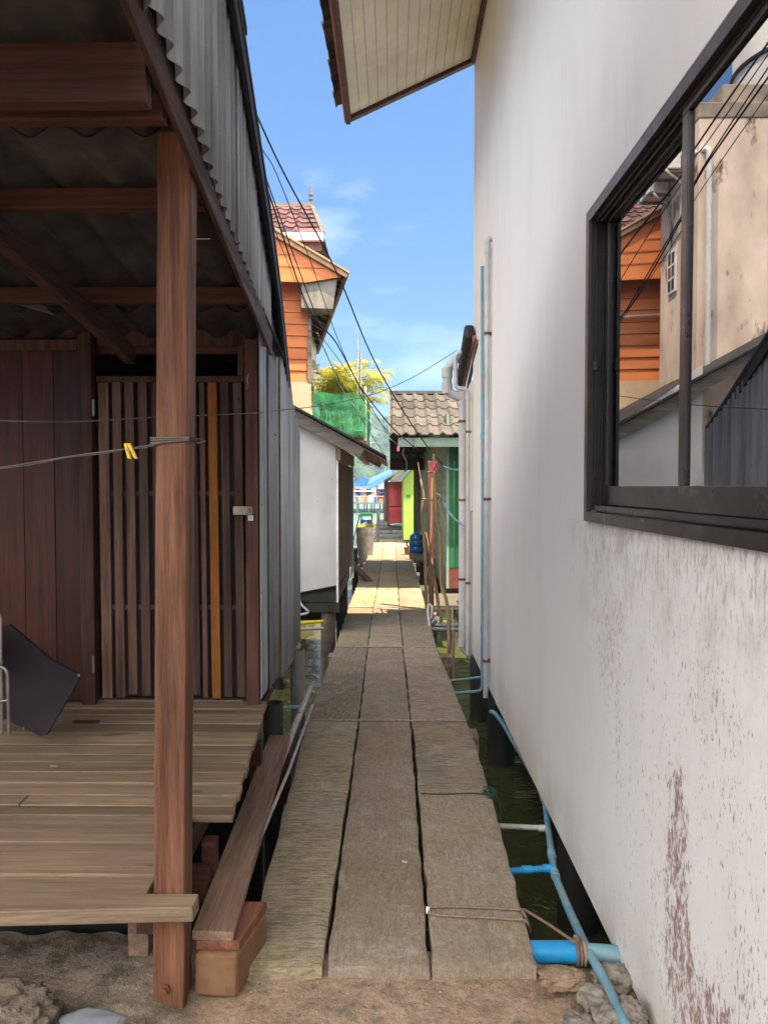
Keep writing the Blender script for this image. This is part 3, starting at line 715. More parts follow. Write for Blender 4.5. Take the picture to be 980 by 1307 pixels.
# ============================================================ WATER PIPES at the foot of the white house
def singlepipe(name, pts, r, mat, label, cat='pipe', rb=.05, collars=(), seg=12, smooth_path=False, group=None):
    m = MB(); P_ = smoothpath(pts, 8) if smooth_path else bent(pts, rb)
    m.tube(P_, r, seg, .5)
    for c, ax in collars:
        c = V(*c); ax = V(*ax).normalized(); m.tube([c - ax * r * 1.6, c + ax * r * 1.6], r * 1.25, seg, .8)
    return m.build(name, mat, label=label, cat=cat, smooth=45, group=group)
bp = atx(615.8, 500, .797); Yb = bp.y
singlepipe('water_pipe', [at(615.2, 340, Yb), at(615.8, 600, Yb), at(615.2, 882, Yb), at(578, 885, Yb)], .0155, M['pvc_blue'], 'thin blue water pipe running down the white wall and across to the walkway', collars=[(at(615.7, 557, Yb), (0, 0, 1)), (at(615.3, 803, Yb), (0, 0, 1))])
singlepipe('water_pipe', [at(613.6, 864, Yb + .04), at(574, 869, Yb + .04)], .010, M['pvc_blue'], 'thin pale pipe stub above the bottom elbow of the wall water pipe')
zs = [(626, 908, -.14), (632, 911, -.14), (643, 926, -.14), (656, 948, -.135), (674, 979, -.13), (693, 1017, -.125), (699, 1056, -.115), (703.6, 1090, -.11), (708, 1116, -.10), (721, 1150, -.08), (744, 1201, -.045), (774, 1257, -.015), (800, 1312, .0)]
path = [atz(*q) for q in zs]
cs = [(path[i], path[i + 1] - path[i - 1]) for i in (5, 7, 8)]
singlepipe('water_pipe', path, .0165, M['pvc_blue'], 'long faded blue water pipe curving along the foot of the white house', smooth_path=True, collars=cs)
singlepipe('water_pipe', [atz(620, 880, -.17), atz(652, 921, -.15), atz(668, 950, -.15)], .014, M['pvc_blue'], 'short blue pipe tucked behind the far end of the curving water pipe')
singlepipe('water_pipe', [atz(632, 1054, -.13), atz(698, 1057, -.118)], .0135, M['pvc_old'], 'pale branch pipe from the walkway to the curving blue water pipe', collars=[(atz(692, 1057, -.118), (1, 0, 0))])
singlepipe('water_pipe', [atz(648, 1112, -.10), atz(707, 1108, -.10)], .0145, M['pvc_blue_new'], 'bright blue branch pipe nearest the rope on the walkway', collars=[(atz(672, 1110, -.10), (1, 0, 0)), (atz(699, 1108.5, -.10), (1, 0, 0))])
pa = atz(640, 1215, -.045); pb = atz(733, 1215, -.045); pc = atz(812, 1221, -.055)
bd = thing('drain_pipe', 'wide bright blue drain pipe with a faded half, roped beside the walkway', 'pipe', pb)
m = MB(); m.tube([pa, pb], .038, 20, .5); m.build('pipe', M['pvc_blue_new'], bd, smooth=45)
m = MB(); m.tube([pb, pc], .033, 20, .5); m.tube([pb + V(.025, 0, 0), pb + V(.045, 0, 0)], .036, 20, .3); m.build('coupling', M['pvc_blue'], bd, smooth=45, label='faded blue half of the pipe')

# ropes and string
m = MB()
z = .012
def onslab(px, py, dz=.012): return atz(px, py, dz)
l1 = [onslab(546, 1158), onslab(580, 1157), onslab(625, 1159), onslab(664, 1161), atz(672, 1163, .0), atz(700, 1180, .0), atz(722, 1195, .01), atz(731, 1201, .03)]
l2 = [onslab(546, 1164), onslab(560, 1168), onslab(600, 1170), onslab(650, 1173), onslab(667, 1174), atz(674, 1180, -.01), atz(676, 1190, -.06)]
m.tube(smoothpath(l1, 8), .0055, 7); m.tube(smoothpath(l2, 8), .0055, 7); m.tube(smoothpath([onslab(664, 1160), onslab(669, 1167), atz(674, 1180, -.03)], 6), .0055, 7)
for dx in (.004, .018, .031):
    c = pb + V(dx, 0, 0); m.tube([c + V(0, .043 * math.cos(a), .043 * math.sin(a)) for a in [i * math.pi / 8 for i in range(17)]], .006, 6)
m.rock(pb + V(.002, -.01, .05), (.012, .012, .018), 2, .3, 3)
m.build('rope', M['rope'], label='beige rope laid twice over the slab and tied to the wide blue pipe', cat='rope', smooth=60)
m = MB(); m.rock(onslab(546, 1161, .008), (.008, .018, .008), 2, .5, 5); m.build('tape_scrap', M['white_p'], label='small white wad in the slab gap at the rope end', cat='litter')
m = MB(); rn = random.Random(5)
m.tube(smoothpath([onslab(537, 1013, .008), onslab(570, 1013.5, .009), onslab(600, 1012.5, .009), onslab(622, 1014, .01)], 6), .0035, 6)
c = onslab(622, 1010, .02)
for i in range(9):
    pts = []; a0 = rn.uniform(0, 6)
    for k in range(7): pts.append(c + V(.035 * math.cos(a0 + k * .9) * rn.uniform(.5, 1.1) + .01 * k / 3, .05 * math.sin(a0 + k * .9) * rn.uniform(.4, 1), rn.uniform(-.02, .02)))
    m.tube(smoothpath(pts, 4), .0017, 5)
m.tube(smoothpath([c + V(.02, 0, 0), c + V(.06, -.03, -.05), c + V(.065, -.08, -.16)], 5), .002, 5)
m.build('twine', M['green_string'], label='dark green twine tangled at the edge of the walkway slab', cat='string', smooth=60)
p = onslab(516, 1100, .007)
m = MB(); m.box((p.x - .012, p.y - .006, .006), (p.x + .012, p.y + .006, .009), .5); ob = m.build('paper_scrap', M['paper'], label='tiny pale scrap of paper on the middle slab', cat='litter'); ob.rotation_euler.z = -.6
# rubble
RK = [((760, 1262, -.03), (.055, .05, .04), 'pale lump of rubble under the blue pipe bend'), ((778, 1290, -.02), (.05, .05, .035), 'grey rubble chunk beside the lower blue pipe'),
      ((808, 1280, .0), (.035, .06, .05), 'speckled rubble chunk against the foot of the white wall'), ((715, 1238, -.05), (.09, .05, .035), 'flat mud covered stone below the wide blue pipe'),
      ((690, 1290, -.06), (.12, .08, .03), 'broad broken concrete crust at the end of the walkway'), ((783, 1236, -.05), (.07, .05, .045), 'dark stone wedged under the faded drain pipe'),
      ((738, 1297, -.04), (.05, .04, .03), 'small pebbly stone left of the lower blue pipe')]
for i, ((px, py, z), s_, lb) in enumerate(RK):
    p = atz(px, py, z + s_[2] * .6); m = MB(); m.rock((p.x, p.y, z - .01), (s_[0], s_[1], s_[2] * .8), 5, .30, i + 1, .5, 1.9)
    m.build('rock', M['rubble'] if i not in (3, 4) else M['ground'], label=lb, cat='rock', smooth=80, group='rubble at the foot of the white wall')
m = MB()
rn = random.Random(11)
for i in range(420):
    x = rn.uniform(-.6, .78); y = rn.uniform(1.95, 2.5) if x < .5 else rn.uniform(1.95, 2.62)
    if rn.random() < .5: y = 2.47 + rn.uniform(-.03, .02)
    if y > 2.49 and x < .52 and i <= 330: continue
    r = rn.uniform(.0012, .0055)
    if i > 330: x = rn.uniform(-.5, .48); y = rn.uniform(2.55, 5.5); r *= .6; m.rock((x, y, .006), (r, r, r * .5), 1, .4, i); continue
    m.rock((x, y, gh(x, y) + r * .3), (r, r, r * .7), 1, .4, i)
m.build('gravel', M['rubble'], kind='stuff', label='loose grit scattered on the ground by the walkway end', cat='gravel')
p = atz(20, 1290, .02)
m = MB()
c = p; m.add([], [])
m.rock((c.x - .06, c.y - .03, .0), (.19, .13, .085), 5, .22, 9, .5, 2.6)
m.build('rock', M['brown_rock'], label='big rough block of broken concrete at the lower left corner', cat='rock', smooth=80)
p = atz(120, 1300, -.01); m = MB(); m.rock((p.x, p.y - .02, -.012), (.10, .05, .022), 4, .18, 4, .5, 1.4); m.build('plastic_bag', M['bag'], label='flattened grey plastic bag beside the big concrete block', cat='bag', smooth=70)

# ============================================================ WOODEN SHACK (left)
sh = thing('wooden_shack', 'dark timber shack on the left with a porch deck, slatted door and zinc side wall', 'shack', (-2.2, 3.6, -.7))
BY = 4.10; SX = -.725
def XZ(Y): return -.61 - .026 * (Y - 1.8)
def Pb(px, py, Y=BY): return at(px, py, Y)
# porch roof sheets (wavy fibre cement) and timbers
def zr(Y): return 2.87 - .155 * (Y - 1.8)
m = MB()
for (a, b, dz) in ((.9, 2.5, .02), (2.4, 3.9, .01), (3.8, 4.6, 0)):
    m.grid(lambda u, v: V(-4.2 + (4.2 - .665) * u, a + (b - a) * v, zr(a + (b - a) * v) + dz + .024 * math.sin(2 * math.pi * (-4.2 + 3.535 * u) / .185)), 150, 4)
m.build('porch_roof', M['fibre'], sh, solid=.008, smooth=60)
def tb(name, a, b, w, h, mat, lab=None, up=(0, 0, 1), bv=.004):
    m = MB(); m.bar(a, b, w, h, up, .5); return m.build(name, mat, sh, label=lab, bevel=bv)
tb('beam', (-4.2, 1.96, 2.715), (-.632, 1.96, 2.715), .05, .15, M['dark_wood_x'])
tb('beam', (-4.2, 2.10, 2.70), (-.632, 2.10, 2.70), .05, .07, M['dark_wood_x'])
for Y in (1.2, 1.6, 2.67, 3.49): tb('purlin', (-4.2, Y, zr(Y) - .065), (-.665, Y, zr(Y) - .065), .05, .07, M['dark_wood_x'])
tb('rafter', (-1.43, 1.0, zr(1.0) - .15), (-1.43, 4.08, zr(4.08) - .15), .055, .09, M['dark_wood_y'])
tb('rafter', (-2.9, 1.0, zr(1.0) - .15), (-2.9, 4.08, zr(4.08) - .15), .055, .09, M['dark_wood_y'])
tb('bargeboard', (XZ(1) + .003, 1.0, zr(1.0) - .085), (XZ(4.1) + .003, 4.1, zr(4.1) - .085), .018, .12, M['dark_wood_y'])
tb('brace', at(0, 378, 3.6), at(85, 403, 3.9), .02, .03, M['grey_wood'])
# main corner post (leans a little)
pt = at(226, 190, 2.36); pbm = at(212, 1300, 2.36); w_ = .050
def sq(c, w, d): return [(c[0] - w, c[1] - d, c[2]), (c[0] + w, c[1] - d, c[2]), (c[0] + w, c[1] + d, c[2]), (c[0] - w, c[1] + d, c[2])]
m = MB(); ctop = (-.684, 2.40, 2.76); cbot = (-.727, 2.40, -.06)
def ringpost():
    n = 26; prev = None
    for i in range(n):
        pass
segs = 30
vs = []; fs = []
for i in range(segs + 1):
    t = i / segs; c = V(*cbot).lerp(V(*ctop), t)
    j = .0025
    for (sx_, sy_) in ((-1, -1), (1, -1), (1, 1), (-1, 1)):
        vs.append(V(c.x + sx_ * (w_ + j * noise.noise(V(t * 9, sx_, sy_))), c.y + sy_ * (.05 + j * noise.noise(V(t * 8, sy_, sx_ + 5))), c.z))
for i in range(segs):
    for k in range(4): fs.append((i * 4 + k, i * 4 + (k + 1) % 4, i * 4 + 4 + (k + 1) % 4, i * 4 + 4 + k))
fs += [(3, 2, 1, 0), (segs * 4, segs * 4 + 1, segs * 4 + 2, segs * 4 + 3)]
m.add(vs, fs, .5)
post = m.build('post', M['post_wood'], sh, label='reddish brown square porch post, leaning slightly', bevel=.005)
m = MB(); q = at(211, 1262, 2.345); m.tube([q, q + V(0, -.018, 0)], .009, 10); m.tube([q + V(0, -.001, 0), q + V(0, -.006, 0)], .016, 12); m.build('bolt', M['rust'], post, smooth=40)
m = MB(); q = at(250, 305, 2.36); m.tube([q, q + V(.045, 0, 0)], .0018, 6); m.build('nail', M['iron'], post)

# zinc side wall
def zb(Y): return 2.80 - .155 * (Y - 1.8)
def zt(Y): return 3.30 - .47 * (Y - 3.25) - .05
m = MB()
Y = 1.2; i = 0
while Y < BY - .02:
    a, b = Y, min(Y + .62, BY + .06); off = .006 * (i % 2); jb = random.uniform(-.01, .02); tn = random.uniform(.35, .65)
    n = int((b - a) / .0075)
    m.grid(lambda u, v: V(XZ(a + (b - a) * u) + .027 - .045 * max(0, min(1, (a + (b - a) * u - 2.3) / 1.7)) + off + .015 * math.sin(2 * math.pi * (a + (b - a) * u) / .088), a + (b - a) * u, (zb(a + (b - a) * u) + jb) * (1 - v) + zt(a + (b - a) * u) * v), n, 2, tn)
    Y += .60; i += 1
m.box((SX - .02, BY + .055, 2.43), (XZ(4.1) - .01, BY + .06, zt(4.16)), .4)
m.build('upper_cladding', M['zinc'], sh, solid=.0015, smooth=60, label='corrugated zinc gable cladding above the porch roof')
m = MB()
m.box((SX - .001, BY - .035, .485), (SX + .003, BY + .19, zt(BY + .19)), .45)
Y = BY + .18; i = 0
while Y < 5.66:
    a, b = Y, min(Y + .5, 5.72); off = .007 * (i % 2) + .004; tn = random.uniform(.3, .75); zb0 = .46 + random.uniform(-.04, .02)
    n = int((b - a) / .007)
    m.grid(lambda u, v: V(SX + off + .010 * math.sin(2 * math.pi * (a + (b - a) * u) / .076), a + (b - a) * u, (zb0 + .012 * noise.noise(V((a + (b - a) * u) * 20, 0, 0))) * (1 - v) + zt(a + (b - a) * u) * v), n, 2, tn)
    Y += .48; i += 1
m.build('side_cladding', M['zinc'], sh, solid=.0015, smooth=60, label='corrugated zinc side wall beside the slatted door')
m = MB(); m.box((SX + .012, 4.66, .5), (SX + .022, 4.672, zt(4.67)), .2); m.build('batten', M['rust'], sh)
for (px, py) in ((333, 533), (334, 644), (333, 756), (333, 836), (350, 300 + 160)):
    q = atx(px, py, SX + .004); m = MB(); m.rock(q, (.006, .006, .006), 1, .1, 1); m.build('screw', M['iron'], sh)
for (px, py) in ((300, 100), (270, 160), (258, 196), (352, 555)):
    q = atx(px - 20 if px < 320 else px, py, XZ(3) + .008 if px < 320 else SX + .014); m = MB(); m.rock(q, (.005, .007, .008), 1, .1, 1); m.build('screw', M['rust'], sh)
# main roof
E = [(1.2, -.53), (3.01, -.580), (3.82, -.612), (4.30, -.638), (5.44, -.727), (5.8, -.745)]
def zE(Y): return 3.30 - .47 * (Y - 3.25)
m = MB()
for (a, ax), (b, bx_) in zip(E[:-1], E[1:]):
    m.hexa([(-5, a, zE(a) - .02), (ax, a, zE(a) - .02), (bx_, b, zE(b) - .02), (-5, b, zE(b) - .02)], [(-5, a, zE(a) + .012), (ax, a, zE(a) + .012), (bx_, b, zE(b) + .012), (-5, b, zE(b) + .012)], .4)
m.hexa([(-5, 1.2, zE(1.2) - .02), (-.535, 1.2, zE(1.2) + .02), (-.575, 3.0, zE(3.0) + .02), (-5, 3.0, zE(3.0) + .02)], [(-5, 1.2, zE(1.2) + .05), (-.535, 1.2, zE(1.2) + .05), (-.575, 3.0, zE(3.0) + .05), (-5, 3.0, zE(3.0) + .05)], .6)
m.build('roof', M['dark_roof'], sh)
m = MB()
for (a, ax), (b, bx_) in zip(E[:-1], E[1:]): m.bar((ax - .015, a, zE(a) - .06), (bx_ - .015, b, zE(b) - .06), .02, .075, tone=.3)
m.build('barge_trim', M['dark_roof'], sh)
# back wall of the porch
def yb(px, py, Y): return at(px, py, Y)
def bx2(name, x0, y0, x1, y1, Y, th, mat, parent=sh, lab=None, tone=None, bv=.003):
    """a board seen front-on between two photo corners on the plane Y"""
    a = at(x0, y0, Y); b = at(x1, y1, Y); m = MB(); m.box((a.x, Y, b.z), (b.x, Y + th, a.z), tone); return m.build(name, mat, parent, label=lab, bevel=bv)
m = MB(); xa = at(-330, 500, BY).x; xb = at(106, 500, BY).x; n = 11
for i in range(n):
    a = xa + (xb - xa) * i / n; b = xa + (xb - xa) * (i + 1) / n
    m.box((a + .0008, BY + .02 + random.uniform(0, .003), .45), (b - .0015, BY + .045, 2.44), random.random())
m.build('board_wall', M['red_board'], sh, bevel=.004)
bx2('wall_rail', -330, 434, 98, 447, BY - .01, .03, M['jamb'])
bx2('door_jamb', 98, 400, 122, 908, BY - .02, .07, M['jamb'])
bx2('door_jamb', 312, 433, 331, 905, BY - .02, .07, M['jamb'])
bx2('header', 123, 402, 330, 441, BY + .055, .03, M['jamb'])
bx2('header', 123, 480, 311, 487, BY - .015, .05, M['jamb'])
bx2('header', 303, 441, 311, 479, BY - .015, .05, M['jamb'])
bx2('header', -330, 400, 97, 432, BY + .055, .03, M['dark_wood_x'])
bx2('threshold', 123, 893, 311, 906, BY + .02, .08, M['deck'])
dr = bx2('door', 126, 489, 311, 889, BY + .031, .006, M['cushion'])   # dark backing inside the slats
SLAT = [(125, 138, 0), (143, 154, 0), (159, 170, 1), (176, 187, 0), (193, 204, 0), (209, 220, 1), (225, 236, 0), (241, 250, 0), (254, 260, 0), (265, 276, 2), (281, 291, 0), (297, 308, 0)]
for i, (a, b, kk) in enumerate(SLAT):
    q0 = at(a, 487, BY); q1 = at(b, 487, BY); r0 = at(a + 6, 889, BY); r1 = at(b + 6, 889, BY); dz = random.uniform(-.012, .012)
    m = MB(); m.hexa([(r0.x, BY, r0.z + dz), (r1.x, BY, r1.z + dz), (r1.x, BY + .02, r1.z + dz), (r0.x, BY + .02, r0.z + dz)], [(q0.x, BY, q0.z + dz / 2), (q1.x, BY, q1.z + dz / 2), (q1.x, BY + .02, q1.z), (q0.x, BY + .02, q0.z)], random.random())
    m.build('slat', M['slat_yellow'] if kk == 2 else M['slat'], dr, bevel=.002, label='ochre yellow slat' if kk == 2 else None)
for py in (630, 776):
    a = at(130, py - 3, BY); b = at(305, py + 3, BY); m = MB(); m.box((a.x, BY + .022, b.z), (b.x, BY + .029, a.z), .6); m.build('rail', M['slat'], dr)
ha = at(299, 646, BY); hb = at(325, 657, BY)
m = MB(); m.box((ha.x, BY - .030, hb.z), (hb.x - .012, BY - .023, ha.z), .5); m.box((hb.x - .03, BY - .046, hb.z + .012), (hb.x - .018, BY - .0305, ha.z - .012), .4); m.tube([(hb.x - .008, BY - .034, hb.z + .005), (hb.x - .008, BY - .034, ha.z - .003)], .006, 8)
m.build('hasp', M['brass'], dr, bevel=.002)
for py in (520, 848):
    a = at(119, py, BY - .03); m = MB(); m.box((a.x - .006, BY - .0265, a.z - .045), (a.x + .006, BY - .0205, a.z + .045), .5); m.build('hinge', M['iron'], dr)
a = at(316.5, 658, BY - .03); m = MB(); m.box((a.x, BY - .023, a.z - .028), (a.x + .027, BY - .0205, a.z), .5); stk = m.build('sticker', M['white_p'], sh, label='tiny white and blue sticker below the hasp')
m = MB(); m.box((a.x + .006, BY - .0245, a.z - .021), (a.x + .010, BY - .0232, a.z - .006), .5); m.box((a.x + .012, BY - .0245, a.z - .021), (a.x + .020, BY - .0232, a.z - .018), .5); m.box((a.x + .012, BY - .0245, a.z - .009), (a.x + .020, BY - .0232, a.z - .006), .5); m.box((a.x + .017, BY - .0245, a.z - .0175), (a.x + .020, BY - .0232, a.z - .0095), .5); m.build('print', M['lblue'], stk)
a = at(316, 477, BY - .03); m = MB(); m.tube(smoothpath([(a.x + .006, BY - .02, a.z), (a.x + .006, BY - .04, a.z - .01), (a.x, BY - .035, a.z - .04), (a.x + .004, BY - .03, a.z - .07), (a.x - .006, BY - .03, a.z - .085)], 5), .003, 6); m.build('hook', M['brass'], sh)
# enclosing dark interior
m = MB(); m.box((-4.6, 5.66, .3), (SX - .03, 5.70, 2.12), .5); m.box((-4.64, 1.0, .3), (-4.6, 5.70, 2.1), .5); m.box((-4.6, 4.15, .36), (SX - .03, 5.65, .40), .5); 
m.box((-4.6, BY + .09, 2.40), (SX - .02, BY + .12, 2.86), .4)
m.build('inner_wall', M['dark_wood_x'], sh)
# deck
def dz_(Y): return .345 + .053 * (Y - 2.3)
def dY(y): return 1.427 / ((y - 622) / 950 + .053)
BYS = [4.16] + [dY(y) for y in (908, 916, 927, 938, 955, 968, 978, 991, 1006, 1021, 1035, 1048)]
def pl(m, x0, a, x1, b, tone, th=.03, up=0, sk=0):
    x2 = x1 - sk * (b - a); m.hexa([(x0, a, dz_(a) - th + up), (x1, a, dz_(a) - th + up), (x2, b, dz_(b) - th + up), (x0, b, dz_(b) - th + up)], [(x0, a, dz_(a) + up), (x1, a, dz_(a) + up), (x2, b, dz_(b) + up), (x0, b, dz_(b) + up)], tone)
m = MB(); rn = random.Random(8)
for i in range(len(BYS) - 1):
    b, a = BYS[i], BYS[i + 1]; t = (4.1 - (a + b) / 2) / 1.4
    xr = -.700 + .085 * (4.1 - a) / 1.4 + rn.uniform(-.005, .005); dz = rn.uniform(-.003, .003); g_ = rn.uniform(.005, .010)
    sp = rn.uniform(-2.6, -1.0) if i % 3 == 1 else None
    if sp: pl(m, -3.8, a + .002, sp - .002, b - g_, rn.random(), up=dz); pl(m, sp + .002, a + .003, xr, b - g_, rn.random(), sk=.06)
    else: pl(m, -3.8, a + .002, xr, b - g_, rn.random(), up=dz, sk=.06)
Yj = [dY(1050), dY(1086), dY(1129)]
pl(m, -3.8, Yj[1] + .003, -.775, Yj[0] - .008, .62, .035, .006); pl(m, -3.8, Yj[2] + .004, -.775, Yj[1] - .008, .75, .035, .006)
# front board with its end lapping past the post
m.hexa([(-3.8, 2.10, .292), (-.622, 2.275, .292), (-.620, 2.344, .292), (-.79, 2.344, .292), (-.79, Yj[2] - .002, .298), (-3.8, Yj[2] - .002, .298)], [(-3.8, 2.095, .342), (-.624, 2.275, .340), (-.622, 2.344, .345), (-.79, 2.344, .345), (-.79, Yj[2] - .002, .350), (-3.8, Yj[2] - .002, .350)], .6)
m.build('deck', M['deck'], sh, bevel=.004)
for x in (-.80, -1.5, -2.4, -3.4): m = MB(); m.hexa([(x - .03, 2.36, .2), (x + .03, 2.36, .2), (x + .03, 4.2, .3), (x - .03, 4.2, .3)], [(x - .03, 2.36, .31), (x + .03, 2.36, .31), (x + .03, 4.2, .41), (x - .03, 4.2, .41)], .4); m.build('joist', M['dark_wood_y'], sh)
m = MB(); m.box((-4.3, 2.84, -.75), (-.86, 2.90, .28), .2); m.box((-4.3, 4.2, -.8), (-.80, 4.26, .35), .2); m.build('shade_sheet', M['pile_wet'], sh)  # dark sheets added under the deck to stand in for deep shade
a = at(163, 1180, 2.58); b = at(190, 1247, 2.58); m = MB(); m.box((a.x, 2.58, -.05), (b.x, 2.64, .318), .5); m.build('deck_leg', M['plank'], sh, bevel=.004)
for lo, hi in (((-.86, 2.72, .10), (-.69, 2.78, .22)), ((-.73, 2.8, -.6), (-.68, 2.86, .29)), ((-.76, 3.9, -.9), (-.70, 3.97, .29))): m = MB(); m.box(lo, hi, .3); m.build('bearer', M['dark_wood_x'], sh)
for (x, Y, zt_, r, lb) in ((-.715, 5.55, .43, .055, 'pale concrete pile under the far corner of the zinc wall'), (-.72, 4.45, .35, .06, 'dark pile under the near corner of the zinc wall')):
    m = MB(); m.lathe((x, Y, -1.4), [(0, 0), (r, 0), (r * 1.02, 1.2), (r, zt_ + 1.4), (r * .8, zt_ + 1.4), (r * .8, zt_ + 1.36), (0, zt_ + 1.36)], 16, .6); m.build('shack_pile', M['pile'] if Y > 5 else M['pile_wet'], label=lb, cat='pile', smooth=40)

# things on the deck
fc = thing('folding_chair', 'folded chair with a steel tube frame at the left edge of the deck', 'chair', at(5, 938, 3.35))
m = MB(); Yc = 3.35
m.tube(bent([at(-112, 938, Yc), at(-110, 850, Yc), at(10, 850, Yc), at(12, 938, Yc)], .05), .0085, 10); m.build('leg', M['iron'], fc, smooth=50)
m = MB(); m.tube(bent([at(-100, 936, Yc + .03), at(-99, 780, Yc + .03), at(1, 780, Yc + .03), at(3, 936, Yc + .03)], .04), .007, 10); m.build('leg', M['iron'], fc, smooth=50)
m = MB(); m.tube([at(-111, 905, Yc - .01), at(11, 894, Yc - .01)], .006, 8); m.build('crossbar', M['iron'], fc, smooth=50)
m = MB(); m.box((at(-96, 800, Yc).x, Yc + .022, at(0, 846, Yc).z), (at(-4, 800, Yc).x, Yc + .038, at(0, 790, Yc).z), .5); m.build('backrest', M['cushion'], fc, bevel=.008)
tc_ = thing('table_top', 'black vinyl table top leaning askew against the red boards', 'board', at(60, 938, 3.5))
pts = [(4, 800), (12, 797), (66, 843), (99, 860), (101, 868), (60, 938), (52, 940), (14, 922), (-20, 905), (-20, 790)]
ptsY = [3.40 + (938 - y) / 140 * .33 for (x, y) in pts]
fr = [at(x, y, Yq) for (x, y), Yq in zip(pts, ptsY)]
m = MB(); m.hexa(fr, [q + V(0, .025, 0) for q in fr], .5); m.build('board', M['cushion'], tc_, bevel=.003)
for px, py, Yq in ((65, 843, 3.66), (101, 862, 3.58), (31, 930, 3.41), (55, 938, 3.41)):
    m = MB(); m.rock(at(px, py, Yq), (.006, .006, .008), 1, .3, 2); m.build('corner_rivet', M['iron'], tc_)
a = at(108, 921, 3.9); m = MB(); m.box((a.x - .02, 3.80, .427), (a.x + .11, 3.83, .437), .4); m.build('stick', M['dark_wood_x'], label='short dark stick lying on the deck before the red boards', cat='stick')
a = at(70, 974, 3.28); m = MB(); m.rock((a.x, 3.28, .402), (.02, .012, .006), 2, .4, 4); m.build('leaf', M['stick'], label='tiny dry leaf on the deck boards', cat='leaf')

# clothes line round the post + peg + wire
pg = at(167, 575, 2.36); m = MB()
lp = smoothpath([at(-160, 620, 2.2), at(0, 597, 2.28), at(100, 581, 2.32), at(167, 572, 2.34), at(205, 565, 2.343)], 6)
m.tube(lp, .0022, 6); lp2 = [q + V(0, .0, -.004 - .002 * math.sin(i)) for i, q in enumerate(lp)]; m.tube(lp2, .0016, 5)
for i, (z0, z1) in enumerate(((559, 558), (562, 560), (565, 562), (567, 561))):
    a = at(204, z0, 2.343); b = at(249, z1, 2.343); a.x = -.762; b.x = -.642
    m.tube([V(a.x, 2.344, a.z), V(b.x, 2.344, b.z), V(b.x, 2.455, b.z + .002), V(a.x, 2.455, a.z), V(a.x, 2.344, a.z + .001)], .0025, 6)
m.tube(smoothpath([at(254, 560, 2.345), at(262, 563, 2.33), at(252, 566, 2.34)], 4), .0016, 5)
m.build('clothes_line', M['wire'], label='grey line wound round the porch post and running left', cat='clothes line', smooth=60)
pr = thing('clothes_peg', 'yellow plastic clothes peg hanging from the line left of the post', 'peg', pg)
for dx, tilt in ((-.004, .010), (.006, .020)):
    m = MB(); m.hexa([(pg.x + dx - .006 + tilt, 2.33, pg.z - .026), (pg.x + dx + .004 + tilt, 2.33, pg.z - .028), (pg.x + dx + .004 + tilt, 2.345, pg.z - .028), (pg.x + dx - .006 + tilt, 2.345, pg.z - .026)], [(pg.x + dx - .008, 2.33, pg.z + .02), (pg.x + dx + .001, 2.33, pg.z + .022), (pg.x + dx + .001, 2.345, pg.z + .022), (pg.x + dx - .008, 2.345, pg.z + .02)], .5)
    m.build('jaw', M['yellow'], pr, bevel=.002)
m = MB(); m.tube([(pg.x, 2.326, pg.z), (pg.x + .012, 2.326, pg.z - .004)], .003, 8); m.build('spring', M['iron'], pr)
wp = [at(-200, 530, 2.9), at(0, 537, 3.0), at(100, 538, 3.2), at(205, 532, 3.5), at(262, 530, 3.7), at(330, 527, 4.05)]
wp2 = [at(345, 525, 4.4), at(400, 519, 5.3), at(440, 512, 6), at(480, 502, 6.7), at(520, 485, 7.3), at(550, 468, 7.7), at(583, 447, 8.1)]
m = MB(); m.tube(smoothpath(wp + wp2, 8), .0035, 6); m.build('wire', M['wire'], label='single grey wire sagging from the porch across to the drainpipe elbow', cat='wire', smooth=60)

# plank on blocks, pvc pipes beside it
m = MB()
A = atz(245, 1188, .17); B = atz(298, 1190, .17); C_ = atz(371, 938, .17); D_ = atz(344, 938, .17)
m.hexa([q - V(0, 0, .033) for q in (A, B, C_, D_)], [A, B, C_, D_], .5)
m.build('plank', M['plank'], label='long brown plank laid on blocks between the deck and the walkway', cat='plank', bevel=.004)
x0, x1 = A.x, B.x; yn = A.y
m = MB(); m.hexa([(x0 + .012, yn + .0, .104), (x1 + .018, yn - .0, .104), (x1 + .07, yn + .24, .104), (x0 + .06, yn + .24, .104)], [(x0 + .012, yn, .136), (x1 + .018, yn, .136), (x1 + .07, yn + .24, .136), (x0 + .06, yn + .24, .136)], .5); m.build('wood_packer', M['red_wood'], label='flat reddish wood packer between the plank and the brick', cat='wood block', bevel=.004)
m = MB(); m.hexa([(x0 + .01, yn - .02, -.04), (x1 + .012, yn - .03, -.04), (x1 + .072, yn + .22, -.04), (x0 + .06, yn + .24, -.04)], [(x0 + .012, yn - .015, .102), (x1 + .012, yn - .02, .102), (x1 + .072, yn + .24, .102), (x0 + .06, yn + .24, .102)], .5)
m.build('brick_block', M['brick'], label='ochre block under the near end of the plank', cat='block', bevel=.012)
m = MB(); m.box((-.76, 4.28, -.2), (-.60, 4.36, .13), .5); m.build('plank_support', M['dark_wood_x'], label='dark timber stub holding up the far end of the plank', cat='post')
singlepipe('pvc_pipe', [at(396, 878, 5.4), at(372, 938, 4.5), at(352, 990, 3.9)], .020, M['pvc_old'], 'thick dirty white pipe poking out past the far end of the plank')
singlepipe('pvc_pipe', [at(399, 900, 5.0), at(368, 985, 3.95), at(330, 1075, 3.1), at(306, 1140, 2.75)], .0085, M['pvc_old'], 'thin dirty white pipe squeezed between the plank and the walkway')
singlepipe('water_pipe', [at(330, 905, 5.0), at(384, 902, 5.3)], .013, M['pvc_blue'], 'short teal pipe below the end of the zinc wall')
